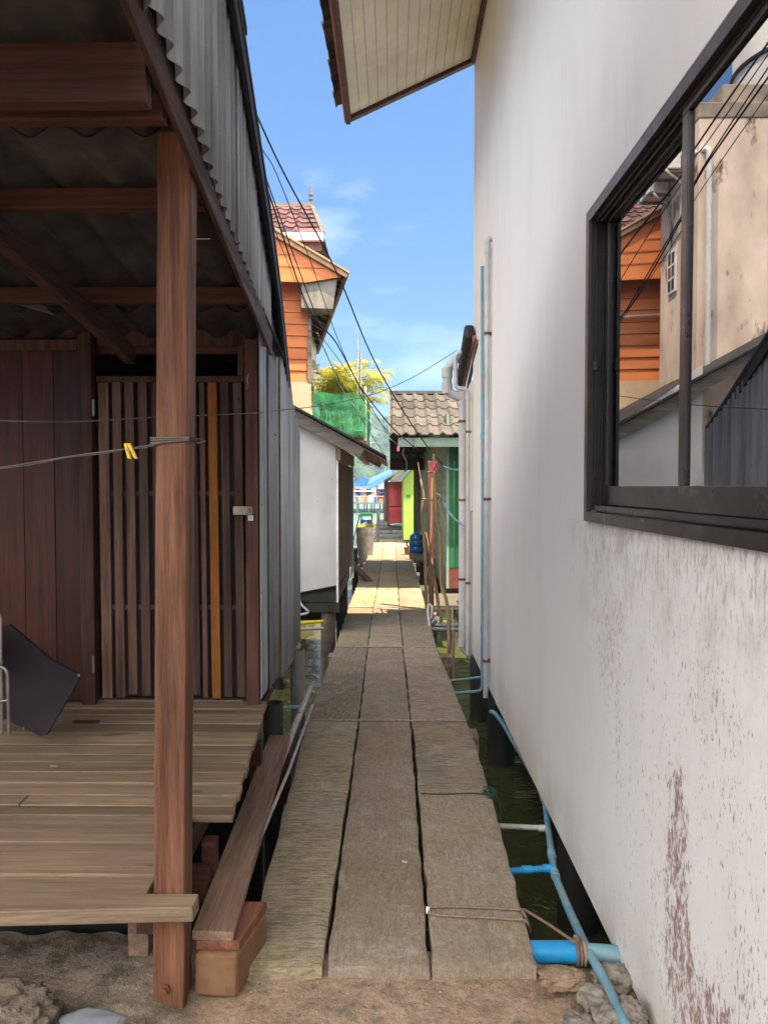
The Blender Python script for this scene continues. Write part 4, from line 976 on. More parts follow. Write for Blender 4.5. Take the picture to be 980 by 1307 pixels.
# under-walkway clutter left: white and yellow horizontal pipes
singlepipe('pvc_pipe', [at(366, 797, 8.0), at(412, 793, 8.3)], .018, M['yellow'], 'yellowish horizontal pipe under the grey panel house', cat='pipe')
singlepipe('pvc_pipe', [at(366, 804, 7.9), at(412, 802, 8.2)], .016, M['pvc_old'], 'pale horizontal pipe just below the yellowish one')
singlepipe('pvc_pipe', [at(380, 757, 8.0), at(384, 772, 7.9), at(396, 782, 7.9), at(377, 786, 7.9)], .012, M['pvc_white'], 'white bent pipe hanging under the grey panel house')

# ============================================================ GREY PANEL HOUSE
gp = thing('panel_house', 'grey white panelled stilt house with a low overhanging roof, left of the walkway', 'house', (-1.8, 9.4, .4))
GY = 8.3
pl_ = [at(300, 467, GY), at(376, 519, GY), at(428, 552, GY), at(430, 747, GY), at(383, 756, GY), at(300, 757, GY)]
m = MB(); m.hexa(pl_, [q + V(0, .04, 0) for q in pl_], .5); m.build('front_panel', M['panel_grey'], gp)
for (px, py) in ((424, 612), (424, 636), (424, 671), (423, 712), (388, 600), (388, 690), (405, 640)):
    q = at(px, py, GY - .002); m = MB(); m.rock(q, (.006, .005, .006), 1, .1, 1); m.build('screw', M['iron'], gp)
m = MB(); a = at(429, 571, GY); m.box((a.x, GY - .008, at(0, 768, GY).z), (a.x + .022, GY + .05, a.z), .5); m.build('corner_trim', M['white_p'], gp)
xr = at(431, 600, GY).x
m = MB(); m.hexa([(xr, 8.36, .55), (xr + .03, 10.6, .55), (xr - .03, 10.6, .55), (xr - .06, 8.36, .55)], [(xr, 8.36, 1.93), (xr + .03, 10.6, 1.93), (xr - .03, 10.6, 1.93), (xr - .06, 8.36, 1.93)], .5); m.build('side_wall', M['brown_panel'], gp)
m = MB(); m.box((-.60, 10.62, .35), (-.56, 10.68, 1.95), .5); m.box((-.63, 10.62, .40), (-3, 10.66, 2.3), .2); m.build('corner_post', M['green_trim'], gp)
m = MB(); m.box((-3, GY + .05, .36), (xr, 10.6, .50), .5); m.build('floor_beam', M['pile_wet'], gp)
m = MB()
r0 = at(373, 520, 8.05); r1 = at(493, 586, 8.15); dsl = (r1.z - r0.z) / (r1.x - r0.x)
e0 = r1; e1 = V(r1.x, 10.7, r1.z); l0 = V(-3.4, 8.05, r0.z + dsl * (-3.4 - r0.x)); l1_ = V(-3.4, 10.7, l0.z)
def lift(q, z): return V(q.x, q.y, q.z + z)
nW = 60
def gfn2(u, v):
    a = l0.lerp(e0, u); b = l1_.lerp(e1, u); q = a.lerp(b, v); q.z += .012 * math.sin(v * 2.65 / .076 * 2 * math.pi); return q
m.grid(gfn2, 4, 330, .5); m.build('roof', M['fibre'], gp, solid=.006, smooth=60)
m = MB(); m.grid(lambda u, v: gfn2(u, v * .99) * 1.0 + V(0, .012, 0) + V(0, 0, -.014 - gfn2(0, v * .99).z + l0.z), 4, 4, .5); m.build('ceiling', M['tan_wood'], gp, solid=.006)
m = MB(); m.bar(lift(l0, .022), lift(e0, .022), .12, .022, tone=.3); m.build('ridge_flashing', M['dark_roof'], gp)
m = MB(); m.bar(lift(l0, -.075) + V(0, .04, 0), lift(r1.lerp(r0, .26), -.085) + V(0, .04, 0), .03, .12, tone=.5); m.build('bargeboard', M['grey_wood'], gp, bevel=.004)
m = MB()
for Yq in (8.5, 9.2, 9.9, 10.5):
    t_ = (Yq - 8.05) / 2.65; a = l0.lerp(l1_, t_).lerp(e0.lerp(e1, t_), .62); b = l0.lerp(l1_, t_).lerp(e0.lerp(e1, t_), .97)
    m.bar(lift(a, -.06), lift(b, -.06), .04, .06)
m.bar((-.36, 8.2, 2.0), (-.36, 10.6, 2.0), .05, .06); m.bar((-.60, 8.25, 2.02), (-.57, 10.6, 2.02), .05, .14)
m.build('rafter', M['tan_wood'], gp)
for (x, Y, r, lb) in ((-.735, 8.45, .085, 'stout round grey pile under the corner of the grey panel house'), (-1.35, 8.6, .07, 'round pile further back under the grey panel house'), (-.70, 10.3, .08, 'dark pile below the brown side wall')):
    m = MB(); m.lathe((x, Y, -1.4), [(0, 0), (r, 0), (r, 1.2), (r * .97, 1.755), (0, 1.755)], 18, .5); m.build('house_pile', M['bank'] if r > .08 else M['pile_wet'], label=lb, cat='pile', smooth=40)
for lo, hi in (((-.98, 8.35, .24), (-.60, 8.43, .35)), ((-.66, 9.0, -.6), (-.6, 9.07, .35)), ((-.64, 9.6, -.9), (-.59, 9.66, .35)), ((-2.5, 10.3, -.2), (-.7, 10.4, .34))): m = MB(); m.box(lo, hi, .3); m.build('under_timber', M['pile_wet'], gp)

# ============================================================ LEFT BANK CLUTTER BEYOND
jr = MB(); jc = at(466, 665, 18.2)
jr.lathe((jc.x, 18.2, -.30), [(.0, 0), (.15, 0), (.17, .25), (.215, .60), (.222, .85), (.218, .97), (.195, .97), (.19, .75), (0, .75)], 26, .5)
jr.build('water_jar', M['jar'], label='tall grey concrete water jar left of the far walkway', cat='water jar', smooth=50)
m = MB(); m.box((jc.x - .3, 17.7, -1.3), (jc.x + .2, 18.6, -.302), .5); m.build('jar_plinth', M['pile_wet'], label='dark block under the concrete water jar', cat='plinth')
m = MB(); pf = at(455, 700, 16)
m.box((-1.3, 15.2, .02), (-.72, 16.6, .08), .4); m.box((-1.25, 15.4, .08), (-.8, 15.9, .26), .3); m.box((-.95, 15.9, .08), (-.76, 16.2, .34), .6)
for x, Y in ((-1.2, 15.3), (-.8, 15.3), (-.8, 16.5)): m.box((x - .03, Y - .03, -1.2), (x + .03, Y + .03, .019), .5)
m.build('landing_stage', M['pile_wet'], label='small dark timber stage with black lumps beside the jar', cat='platform', bevel=.01)
m = MB(); m.bar(at(446, 716, 13.4), at(474, 745, 13.0), .12, .05); m.build('brown_board', M['brown_panel'], label='brown board slanting down to the walkway beyond the grey panel house', cat='board')
singlepipe('pole', [at(451, 690, 17), at(459, 657, 17.3)], .015, M['black_cable'], 'thin dark stick leaning beside the water jar', cat='pole')
singlepipe('pole', [at(482, 700, 22.5), at(483, 649, 22.5)], .045, M['grey_wood'], 'short grey post right of the water jar', cat='post')
# boat
bt = thing('boat', 'small wooden boat with green and ochre trim and a blue cover, moored beyond the jar', 'boat', (-1.12, 33, WZ))
def hullpt(u, v):
    y = -2.2 + 4.4 * u; wd = .42 * max(.03, 1 - abs(2 * u - 1) ** 2.4); a = (v - .5) * math.pi
    return V(-1.12 + wd * math.sin(a) * (1.05), 33 + y, WZ + .62 - (.62) * math.cos(a) + .25 * abs(2 * u - 1) ** 3)
m = MB(); m.grid(hullpt, 20, 12, .5); m.build('hull', M['tan_far'], bt, solid=.03, smooth=50)
m = MB(); m.grid(lambda u, v: hullpt(u, v * .08) + V(-.01, 0, .04), 20, 1, .5); m.grid(lambda u, v: hullpt(u, .92 + v * .08) + V(.01, 0, .04), 20, 1, .5); m.build('gunwale', M['yellow'], bt, solid=.04)
m = MB(); m.box((-1.38, 31.6, .42), (-.88, 33.2, .52), .5)
for x in (-1.36, -.90):
    for Y in (31.7, 33.1): m.box((x - .02, Y - .02, -.4), (x + .02, Y + .02, .42), .5)
m.build('canopy', M['green_deep'], bt)
m = MB(); m.grid(lambda u, v: V(-1.34 + .42 * u, 31.75 + .06 * math.sin(u * 9), -.35 + .62 * v), 12, 4, .5); m.build('cover', M['tarp_blue'], bt, solid=.02)

# ============================================================ ORANGE HOUSE (upper left)
oh = thing('orange_house', 'orange lap boarded house with a cream base and deep eaves, upper left of the lane', 'house', (-3, 14, -.7))
OC = at(397, 488, 12.0); f_ = V(1, .167, 0).normalized(); s_ = V(-.167, 1, 0).normalized()
def O(u, v, z): q = V(OC.x, OC.y, 0) + f_ * u + s_ * v; return V(q.x, q.y, z)
Zb = OC.z; m = MB(); bh = .185; z = Zb; UL = -4.2
def gab(z_): return 0
while z < 4.95:
    t = random.random()
    m.hexa([O(UL, 0, z), O(-.055, 0, z), O(-.055, .05, z), O(UL, .05, z)], [O(UL, .022, z + bh), O(-.055, .022, z + bh), O(-.055, .05, z + bh), O(UL, .05, z + bh)], t); z += bh
m.build('siding', M['orange'], oh)
# gable board set forward, with its own slanting rake
def zrk(u): return 4.98 + (.50 - u) * .53
m = MB(); g0 = -.30
zz = [5.03]; u1 = -2.6
low = [(.47, 5.05), (-.2, 5.06), (UL, 5.12)]
m.hexa([O(.46, g0, 4.95), O(-.1, g0, 4.84), O(UL, g0, 4.84), O(UL, g0, zrk(-2.6) - (4.2 - 2.6) * .53), O(-2.6, g0, zrk(-2.6))], [O(.46, g0 + .03, 4.95), O(-.1, g0 + .03, 4.84), O(UL, g0 + .03, 4.84), O(UL, g0 + .03, zrk(-2.6) - (4.2 - 2.6) * .53), O(-2.6, g0 + .03, zrk(-2.6))], .6)
for k in range(1, 5):
    u_ = .46 - k * .62; m.bar(O(max(UL, u_ - 1.3), g0 - .008, 4.90 + k * .19), O(min(.40, u_ + .55) , g0 - .008, 4.90 + k * .19 - .02), .006, .012, tone=.1)
m.build('gable_board', M['orange'], oh)
m = MB(); m.bar(O(.56, g0 - .03, zrk(.56) + .03), O(-2.6, g0 - .03, zrk(-2.6) + .03), .04, .11, tone=.6); m.bar(O(-2.6, g0 - .03, zrk(-2.6) + .03), O(UL - .4, g0 - .03, zrk(-2.6) - 1.3), .04, .11, tone=.6); m.build('bargeboard', M['tan_far'], oh)
m = MB()
for (ua, ub) in ((.58, -2.6), (UL - .6, -2.6)):
    za = zrk(.58) if ua > 0 else zrk(-2.6) - 1.35; zb_ = zrk(-2.6)
    m.hexa([O(ua, g0 - .08, za + .05), O(ub, g0 - .08, zb_ + .05), O(ub, 6.8, zb_ + .05), O(ua, 6.8, za + .05)], [O(ua, g0 - .08, za + .075), O(ub, g0 - .08, zb_ + .075), O(ub, 6.8, zb_ + .075), O(ua, 6.8, za + .075)], .5)
m.build('roof', M['tan_far'], oh)
m = MB()
for k in range(12): m.bar(O(.50, .3 + k * .55, zrk(.50) - .02), O(-.1, .3 + k * .55, zrk(-.1) - .02), .05, .09)
m.bar(O(.50, g0, zrk(.5) - .0), O(.50, 6.8, zrk(.5)), .03, .12, tone=.6)
m.build('rafter', M['dark_wood_x'], oh)
m = MB(); m.hexa([O(-.16, g0 + .05, 4.46), O(.33, g0 + .05, 4.46), O(.40, g0 + .05, 4.92), O(-.16, g0 + .05, 4.88)], [O(-.16, g0 + .5, 4.46), O(.33, g0 + .5, 4.46), O(.40, g0 + .5, 4.92), O(-.16, g0 + .5, 4.88)], .5); m.build('eaves_box', M['pile'], oh, label='grey boxed-in end of the eaves')
m = MB(); m.hexa([O(-.054, -.02, Zb), O(.01, -.02, Zb), O(.01, .06, Zb), O(-.054, .06, Zb)], [O(-.054, -.02, 4.84), O(.01, -.02, 4.84), O(.01, .06, 4.84), O(-.054, .06, 4.84)], .9); m.build('corner_board', M['grey_wood'], oh)
m = MB(); m.hexa([O(UL, -.01, 1.2), O(0, -.01, 1.2), O(0, 6.5, 1.2), O(UL, 6.5, 1.2)], [O(UL, -.01, Zb - .002), O(0, -.01, Zb - .002), O(0, 6.5, Zb - .002), O(UL, 6.5, Zb - .002)], .5); m.build('base_wall', M['cream'], oh)
m = MB(); m.hexa([O(UL + .02, .07, Zb), O(-.03, .07, Zb), O(-.03, 6.5, Zb), O(UL + .02, 6.5, Zb)], [O(UL + .02, .07, 4.9), O(-.03, .07, 4.9), O(-.03, 6.5, 4.9), O(UL + .02, 6.5, 4.9)], .5); m.build('side_wall', M['tan_far'], oh)
m = MB(); a = O(-1.25, -.06, 4.35); b = O(-.45, -.06, 4.33); m.bar(a, b, .03, .025); m.build('lamp_bar', M['white_p'], oh)
m = MB()
for u in (-3.8, -2, -.3):
    for v in (.4, 3, 6): q = O(u, v, 0); m.tube([(q.x, q.y, -1.5), (q.x, q.y, 1.199)], .12, 12)
m.build('stilt', M['pile'], oh, smooth=40)

# house with plum tiles behind it
ph = thing('tiled_house', 'plum tiled hipped roof with a spiked finial rising behind the orange house', 'house', (-3.5, 17, -.7))
eR = at(412, 297, 15.0); rR = at(398, 263, 16.4); eL = V(-6.5, 15.0, eR.z); rL = V(-6.5, 16.4, rR.z)
m = MB(); uv = (rL - eL); Ls = uv.length
W = rR.x - eL.x
tileroof(m, tuple(eL), (1, 0, 0), tuple(uv), W, Ls, .24, .27, .04, .03)
n_h = 6                                                                # hip triangle at the right end
for k in range(n_h):
    t0 = k / n_h; t1 = (k + 1) / n_h; a = V(rR.x, eR.y, eR.z).lerp(V(rR.x, rR.y, rR.z), t0); b = eR.lerp(rR, t0); c = eR.lerp(rR, t1); d = V(rR.x, eR.y, eR.z).lerp(rR, t1)
    m.add([a + V(0, 0, .03), b + V(0, 0, .03), c, d], [(0, 1, 2, 3)])
m.add([eR, rR, V(eR.x, 18.0, eR.z)], [(0, 1, 2)], .5); m.add([eL, rL, rR, V(eR.x, 18, eR.z), V(-6.5, 18, eR.z)], [(1, 2, 3, 4)], .5)
m.build('roof', M['purple_tile'], ph)
m = MB(); m.bar(V(-6.5, eL.y - .06, eL.z - .10), V(eR.x + .02, eR.y - .06, eR.z - .10), .10, .16, tone=.5); m.build('gutter', M['pvc_white'], ph)
m = MB(); m.bar(V(-6.5, eL.y + .02, eL.z - .27), V(eR.x - .03, eR.y + .02, eR.z - .27), .05, .16, tone=.4); m.build('eaves_board', M['maroon'], ph)
m = MB()
for i in range(26):
    x = eR.x - .35 - i * .14; m.box((x - .068, 15.3, 5.2), (x + .068, 15.33, eR.z - .3), None)
m.build('gable_boards', M['tan_wood'], ph)
m = MB(); m.box((-6, 15.36, -1.4), (eR.x - .4, 17.6, eR.z - .25), .5); m.build('wall', M['cream'], ph)
m = MB(); fb = rR + V(-.02, 0, 0); m.lathe(fb, [(.06, -.1), (.045, .05), (.03, .10), (.05, .14), (.03, .18), (.05, .24), (.028, .28), (.03, .36), (.012, .50), (0, .52)], 12, .5); m.bar(V(-6.5, rR.y, rR.z + .02), rR + V(0, 0, .02), .10, .07); m.bar(rR, eR, .08, .06); m.build('finial', M['grey_wood'], ph, smooth=40, label='turned finial and ridge caps')

# planter terrace wrapped in green net, with a palm
tr = thing('terrace', 'raised planter terrace wrapped in green shade net beside the orange house', 'terrace', (-1.0, 15, 2.4))
tz0 = at(430, 562, 13.5).z
xl = at(399, 500, 13.5).x; xr = at(467, 500, 13.5).x; zt0 = at(400, 500, 13.5).z; zt1 = at(467, 506, 13.5).z
rn = random.Random(4)
def netf(u, v):
    L = [V(xl, 13.5, 0), V(xr, 13.5, 0), V(xr, 16.2, 0)]; d = u * (xr - xl + 2.7)
    if d < xr - xl: q = V(xl + d, 13.5, 0); nrm = V(0, -1, 0); top = zt0 + (zt1 - zt0) * d / (xr - xl)
    else: q = V(xr, 13.5 + d - (xr - xl), 0); nrm = V(1, 0, 0); top = zt1
    sag = .05 * abs(math.sin(u * 16)); w_ = .03 * noise.noise(V(u * 30, v * 3, 0)) + .02 * noise.noise(V(u * 9, v * 9, 3))
    zz = tz0 + .05 + (top - sag - tz0) * v
    return V(q.x, q.y, zz) + nrm * w_
m = MB(); m.grid(netf, 120, 14, .5); m.build('net', M['net'], tr, smooth=80)
m = MB(); m.box((xl - .2, 13.55, tz0 - .09), (xr + .02, 16.2, tz0), .5); m.build('floor', M['grey_wood'], tr)
m = MB()
for x, y, h, zz0 in ((xl + .02, 13.56, .1, -1.4), (xr - .02, 13.56, .1, tz0), (xr - .02, 16.1, .1, tz0), (xl + .3, 16.0, -.1, -1.4)): m.tube([(x, y, zz0), (x, y, zt0 + h)], .03, 8)
a = at(460, 470, 13.6); m.tube([(a.x, 13.6, zt0 - .3), (a.x, 13.6, at(458, 450, 13.6).z)], .02, 8); a = at(456, 440, 14); m.tube([(a.x, 14, zt0 - .3), (a.x, 14, at(456, 433, 14).z)], .014, 8)
m.build('pole', M['pvc_old'], tr, smooth=40)
m = MB()
for i in range(4): m.lathe((xl + .2 + i * .2, 14.0 + .3 * (i % 2), tz0), [(0, 0), (.09, 0), (.12, .22), (.10, .22), (0, .2)], 12)
m.build('flower_pots', M['brick'], tr, smooth=40)
m = MB(); m.tube([(-1.13, 14.2, tz0), (-1.13, 14.2, tz0 + .4)], .02, 6); m.build('stem', M['snake'], tr)
pm = thing('palm', 'yellow green areca palm spilling over the green netted terrace', 'palm', (-1.0, 14.8, tz0))
fr_ = MB(); st_ = MB(); rn = random.Random(12)
for i in range(80):
    bx0 = -1.45 + .85 * rn.random(); by0 = 14.0 + 1.3 * rn.random(); a = rn.uniform(0, 2 * math.pi); ln = rn.uniform(.6, 1.05); up = rn.uniform(.75, 1.5); hgt = rn.uniform(.30, 1.0) * (1 - .35 * max(0, bx0 + .9))
    base = V(bx0, by0, tz0 + .3); d = V(math.cos(a), math.sin(a), 0); pts = []
    for k in range(13):
        t = k / 12; pts.append(base + V(0, 0, hgt * min(1, t * 2.2)) + d * (ln * .75 * t ** 1.3) + V(0, 0, up * .62 * t - .62 * t * t * ln))
    st_.tube(pts, [.010 * (1 - .75 * k / 12) for k in range(13)], 5, .8, False)
    tone = rn.random()
    for k in range(3, 12):
        for sub_ in (0, .5):
            p = pts[k].lerp(pts[k + 1], sub_); tg = (pts[k + 1] - pts[k]).normalized(); sd1 = tg.cross(V(0, 0, 1)).normalized()
            for sg in (-1, 1):
                L_ = .30 * math.sin(math.pi * (k + sub_ - 2) / 11) + .07
                dirn = (sd1 * sg * .8 + tg * .65 + V(0, 0, -.15 + rn.uniform(-.1, .35))).normalized(); wd = tg * .012
                mid = p + dirn * L_ * .5 + V(0, 0, .015); tip = p + dirn * L_ + V(0, 0, -.07)
                fr_.add([p - wd * .5, p + wd * .5, mid + wd, mid - wd, tip], [(0, 1, 2, 3), (3, 2, 4)], min(1, max(0, tone + rn.uniform(-.2, .2))))
fr_.build('fronds', M['palm'], pm, recalc=False); st_.build('stems', M['palm'], pm, smooth=60)

# ============================================================ BEIGE BUILDING (seen in the window's reflection)
bb = thing('beige_building', 'tall stained beige rendered building reflected in the dark window', 'building', (-5, 10.4, -.7))
BX = -2.24; Bn = 9.7; Bf = 11.2
m = MB(); m.box((-8.5, Bn, -1.3), (BX, Bf, 6.35), .5); m.build('wall', M['beige'], bb)
m = MB(); m.box((-8.5, Bn - .01, 6.352), (BX + .01, Bn + .16, 6.56), .5); m.box((BX - .16, Bn + .162, 6.352), (BX + .01, Bf + .01, 6.5), .5); m.box((-8.5, 10.2, 6.352), (-2.75, Bf, 7.05), .6); m.build('parapet', M['beige_top'], bb, bevel=.02)
def winf(parent, x0, x1, z0, z1, Y=None, X=None, mat='glass_far'):
    if X is None: lo, hi = (x0, Y - .03, z0), (x1, Y - .004, z1)
    else: lo, hi = (X + .004, x0, z0), (X + .03, x1, z1)
    m = MB(); m.box(lo, hi, .5); w_ = m.build('window', M['white_p'], parent)
    g = MB(); e = .04
    if X is None: nx = 2; [g.box((x0 + e + (x1 - x0 - e) * k / nx, Y - .036, z0 + e), (x0 + (x1 - x0 - e) * (k + 1) / nx, Y - .0305, z1 - e), .5) for k in range(nx)]
    else:
        for k in range(2):
            for j in range(3): g.box((X + .0305, x0 + e + (x1 - x0 - e) * k / 2, z0 + e + (z1 - z0 - e) * j / 3), (X + .036, x0 + (x1 - x0 - e) * (k + 1) / 2, z0 + (z1 - z0 - e) * (j + 1) / 3), .5)
    g.build('pane', M[mat], w_)
winf(bb, 10.55, 10.85, 4.4, 5.0, X=BX); winf(bb, -3.9, -3.25, 4.9, 5.4, Y=Bn); winf(bb, -6.5, -5.6, 4.0, 5.2, Y=Bn)
m = MB(); m.tube(bent([(BX + .06, Bn + .2, 5.95), (BX - .10, Bn - .07, 5.95), (BX - .12, Bn - .07, 2.9)], .06), .04, 10, .5); m.tube(bent([(BX + .06, 10.6, 3.1), (BX + .06, 10.9, 3.0), (BX + .06, 11.1, 2.4)], .05), .02, 8); m.build('drainpipe', M['pvc_white'], bb, smooth=45)
for i, (Y, z) in enumerate(((11.0, 5.85), (10.55, 6.0))):
    ac = thing('air_conditioner', ('upper left' if i else 'lower right') + ' outdoor air conditioner bracketed to the beige building, seen reflected', 'air conditioner', (BX + .2, Y, z))
    m = MB(); m.box((BX + .04, Y - .2, z), (BX + .32, Y + .2, z + .34), .5); m.build('casing', M['white_p'], ac, bevel=.015)
    m = MB(); m.tube([(BX + .321, Y, z + .17), (BX + .33, Y, z + .17)], .13, 20); m.build('fan_grille', M['iron'], ac)
    m = MB(); m.bar((BX, Y - .15, z - .02), (BX + .34, Y - .15, z - .02), .03, .03); m.bar((BX, Y + .15, z - .02), (BX + .34, Y + .15, z - .02), .03, .03); m.build('bracket', M['iron'], ac)
    m = MB(); m.tube(smoothpath([(BX + .3, Y - .15, z + .1), (BX + .25, Y - .3, z - .1), (BX + .06, Y - .28, z - .3), (BX + .04, Y - .25, z - .9)], 5), .018, 7); m.build('hose', M['pvc_old'], ac, smooth=50)
tk = thing('water_tank', 'pale concrete ring water tank on top of the beige building', 'water tank', (-4.15, 10.75, 7.05))
m = MB(); m.lathe((-4.15, 10.75, 7.06), [(0, 0), (.95, 0), (.95, 2.4), (.8, 2.6), (0, 2.65)], 40, .5); m.build('tank', M['panel_grey'], tk, smooth=40)
m = MB()
for z in (.42, 1.4): m.lathe((-4.15, 10.75, 7.06 + z), [(.951, 0), (.985, .01), (.985, .05), (.951, .06)], 40, .5)
m.build('hoop', M['black_cable'], tk, smooth=40)

# ============================================================ GREEN HOUSE (right)
gh_ = thing('green_house', 'pale green boarded house with a grey tiled roof hanging over the right of the walkway', 'house', (2.5, 13.5, -.1))
EY = 11.55; eL = at(512, 556, EY); rL = at(497, 503.5, 13.45); eR_x = 4.5
u_ = V(1, 0, 0); v_ = V(0, rL.y - eL.y, rL.z - eL.z); Lr = v_.length
m = MB()
o0 = V(rL.x + .03, EY, eL.z)
tileroof(m, (rL.x + .02 + .0, EY, eL.z), (1, 0, 0), tuple(v_), eR_x - rL.x, Lr, .19, .42, .038, .022, 8)
m2v = V(0, 2.7, -1.12); tileroof(m, (rL.x + .02, 13.45 + 2.7, rL.z - 1.12), (1, 0, 0), tuple(-m2v), eR_x - rL.x, m2v.length, .19, .42, .038, .022, 4)
m.bar(V(rL.x, 13.45, rL.z + .03), V(eR_x, 13.45, rL.z + .03), .16, .05, tone=.7)
m.build('roof', M['grey_tile'], gh_, solid=.012)
m = MB(); xe = rL.x + .14
m.box((xe, EY + .02, eL.z - .17), (eR_x, EY + .045, eL.z - .03), .5); m.build('fascia', M['green_trim'], gh_)
m = MB(); m.bar(V(rL.x + .01, EY, eL.z - .06), V(rL.x + .01, 13.45, rL.z - .05), .02, .13); m.bar(V(rL.x + .01, 13.45, rL.z - .05), V(rL.x + .01, 16.15, rL.z - 1.17), .02, .13, tone=.2); m.build('bargeboard', M['grey_wood'], gh_)
m = MB()
for k in range(7): x = rL.x + .1 + k * .16; m.bar(V(x, 13.5, rL.z - .10), V(x, 16.1, rL.z - 1.19), .03, .06)
for k in range(3): y = 14.1 + k * .8; m.bar(V(rL.x, y, rL.z - .15 - (y - 13.45) * .415), V(.75, y, rL.z - .15 - (y - 13.45) * .415), .04, .05)
m.bar(V(rL.x, 15.6, 2.12), V(.8, 15.6, 2.12), .04, .22)
m.build('rafter', M['dark_wood_y'], gh_)
# walls
nA = at(570, 640, 12.0); fA = at(537, 640, 16.3); zlow = .05
m = MB(); z = zlow; d = (fA - nA); d.z = 0; d.normalize(); nr = V(-d.y, d.x, 0)
if nr.x > 0: nr = -nr
while z < 2.75:
    a = V(nA.x, nA.y, z); b = V(fA.x, fA.y, z); h = .155
    if z > 2.35: b = V(nA.x, nA.y, z).lerp(V(fA.x, fA.y, z), .75)
    m.hexa([a + nr * .012, b + nr * .012, b - nr * .03, a - nr * .03], [a + V(0, 0, h), b + V(0, 0, h), b - nr * .03 + V(0, 0, h), a - nr * .03 + V(0, 0, h)]); z += h
m.build('siding', M['green_pale'], gh_)
m = MB(); x = nA.x + .035
while x < 4.3: m.box((x, 11.98, .35), (x + .085, 12.02, 2.7), None); x += .09
m.build('front_wall', M['green_deep'], gh_, bevel=.006)
m = MB(); m.box((nA.x - .005, 11.97, .02), (nA.x + .034, 12.03, 2.75), .5); m.build('corner_board', M['green_trim'], gh_)
m = MB(); m.box((nA.x + .035, 11.985, .02), (4.3, 12.03, .349), .5); m.build('base', M['red_roof'], gh_)
m = MB(); m.box((nA.x - .35, 11.2, -.14), (4.3, 11.95, -.06), .5); m.box((nA.x - .30, 11.22, -.26), (4.3, 11.32, -.141), .3); m.box((nA.x - .02, 12.05, -.14), (4.3, 16.3, .0), .4)
for x, y in ((nA.x - .25, 11.3), (nA.x + .1, 11.3), (nA.x + .1, 15.8), (1.6, 11.3), (2.6, 15.5)): m.box((x - .05, y - .05, -1.3), (x + .05, y + .05, -.265), .5)
m.build('platform', M['grey_wood'], gh_)
m = MB(); m.box((fA.x - .16, 16.2, .0), (fA.x - .01, 16.34, 2.1), .5); m.build('post', M['pile'], gh_)
# shelf, jug, plants
sf = thing('shelf_bench', 'low grey timber bench at the right edge of the far walkway', 'bench', (.66, 14.6, -.1))
zt_ = at(540, 708, 14.6).z
m = MB(); m.box((.46, 13.6, zt_ - .04), (.80, 16.0, zt_), .5); m.box((.47, 13.62, zt_ - .13), (.50, 15.9, zt_ - .041), .3); m.build('top', M['grey_wood'], sf, bevel=.006)
for y in (13.7, 15.8): m = MB(); m.box((.50, y, -.16), (.78, y + .08, zt_ - .131), .3); m.build('leg', M['dark_wood_y'], sf)
m = MB(); q = at(531, 690, 15.0); m.lathe((q.x, 15.0, zt_ + .002), [(0, 0), (.13, 0), (.142, .02), (.142, .12), (.134, .13), (.142, .14), (.142, .24), (.134, .25), (.14, .26), (.13, .33), (.09, .38), (.045, .40), (.042, .46), (0, .46)], 28, .5)
m.build('water_jug', M['jug'], label='blue plastic water jug standing on the grey bench', cat='water jug', smooth=50)
m = MB(); q = at(549, 728, 12.6); m.rock((q.x, 12.6, q.z - .05), (.06, .05, .10), 3, .4, 8); m.build('plastic_bag', M['bag'], label='crumpled clear bag at the foot of the pale green wall', cat='bag', smooth=70)
for i, (px, Y, nb_, lb) in enumerate(((527, 17.0, 16, 'spiky dark plant behind the blue water jug'), (535, 16.6, 12, 'spiky potted plant nearest the lime green house'), (521, 18.2, 10, 'small drooping plant at the right edge of the far walkway'))):
    q = at(px, 690, Y); pl_ = thing('potted_plant', lb, 'plant', (q.x, Y, .0)); m = MB(); rn = random.Random(i)
    for k in range(nb_):
        a = rn.uniform(0, 6.28); h = rn.uniform(.25, .48) * (.6 if i == 2 else 1); sp = rn.uniform(.02, .14) * (1.8 if i == 2 else 1); c = V(q.x, Y, .16); d1 = V(math.cos(a), math.sin(a), 0); sdv = V(-d1.y, d1.x, 0) * .016
        m.add([c - sdv, c + sdv, c + d1 * sp * .5 + V(0, 0, h * .6) + sdv, c + d1 * sp * .5 + V(0, 0, h * .6) - sdv, c + d1 * sp + V(0, 0, h)], [(0, 1, 2, 3), (3, 2, 4)])
    m.build('leaves', M['snake'], pl_, recalc=False); m = MB(); m.lathe((q.x, Y, .0), [(0, 0), (.08, 0), (.11, .18), (.09, .18), (0, .16)], 14); m.build('pot', M['brick'], pl_, smooth=40)

# ============================================================ STICKS, RED POST AND PIPES BY THE WALKWAY
def stick(pts, r, label, mat='stick', name='wooden_pole'):
    m = MB(); P_ = smoothpath(pts, 6); n = len(P_)
    P_ = [p + V(.006 * noise.noise(p * 5), 0, 0) for p in P_]
    r = r * .68; m.tube(P_, [r * (1 + .22 * noise.noise(p * 9)) * (1.12 - .25 * i / n) for i, p in enumerate(P_)], 9, .5)
    return m.build(name, M[mat], label=label, cat='pole', smooth=60)
wb_ = -1.2
Yk = 8.6
stick([at(575, 905, Yk), at(574, 850, Yk), at(571, 775, Yk), at(563, 745, Yk), at(562, 700, Yk), at(558, 660, Yk), at(555, 620, Yk), at(554, 579, Yk)], .030, 'tallest bare crooked stick with a kink low down and pink ribbon at its top')
Yk = 9.6
stick([at(545, 800, Yk), at(543, 730, Yk), at(541, 690, Yk), at(538, 650, Yk), at(540, 632, Yk), at(536, 612, Yk)], .028, 'bare stick nearest the walkway, forked at mid height')
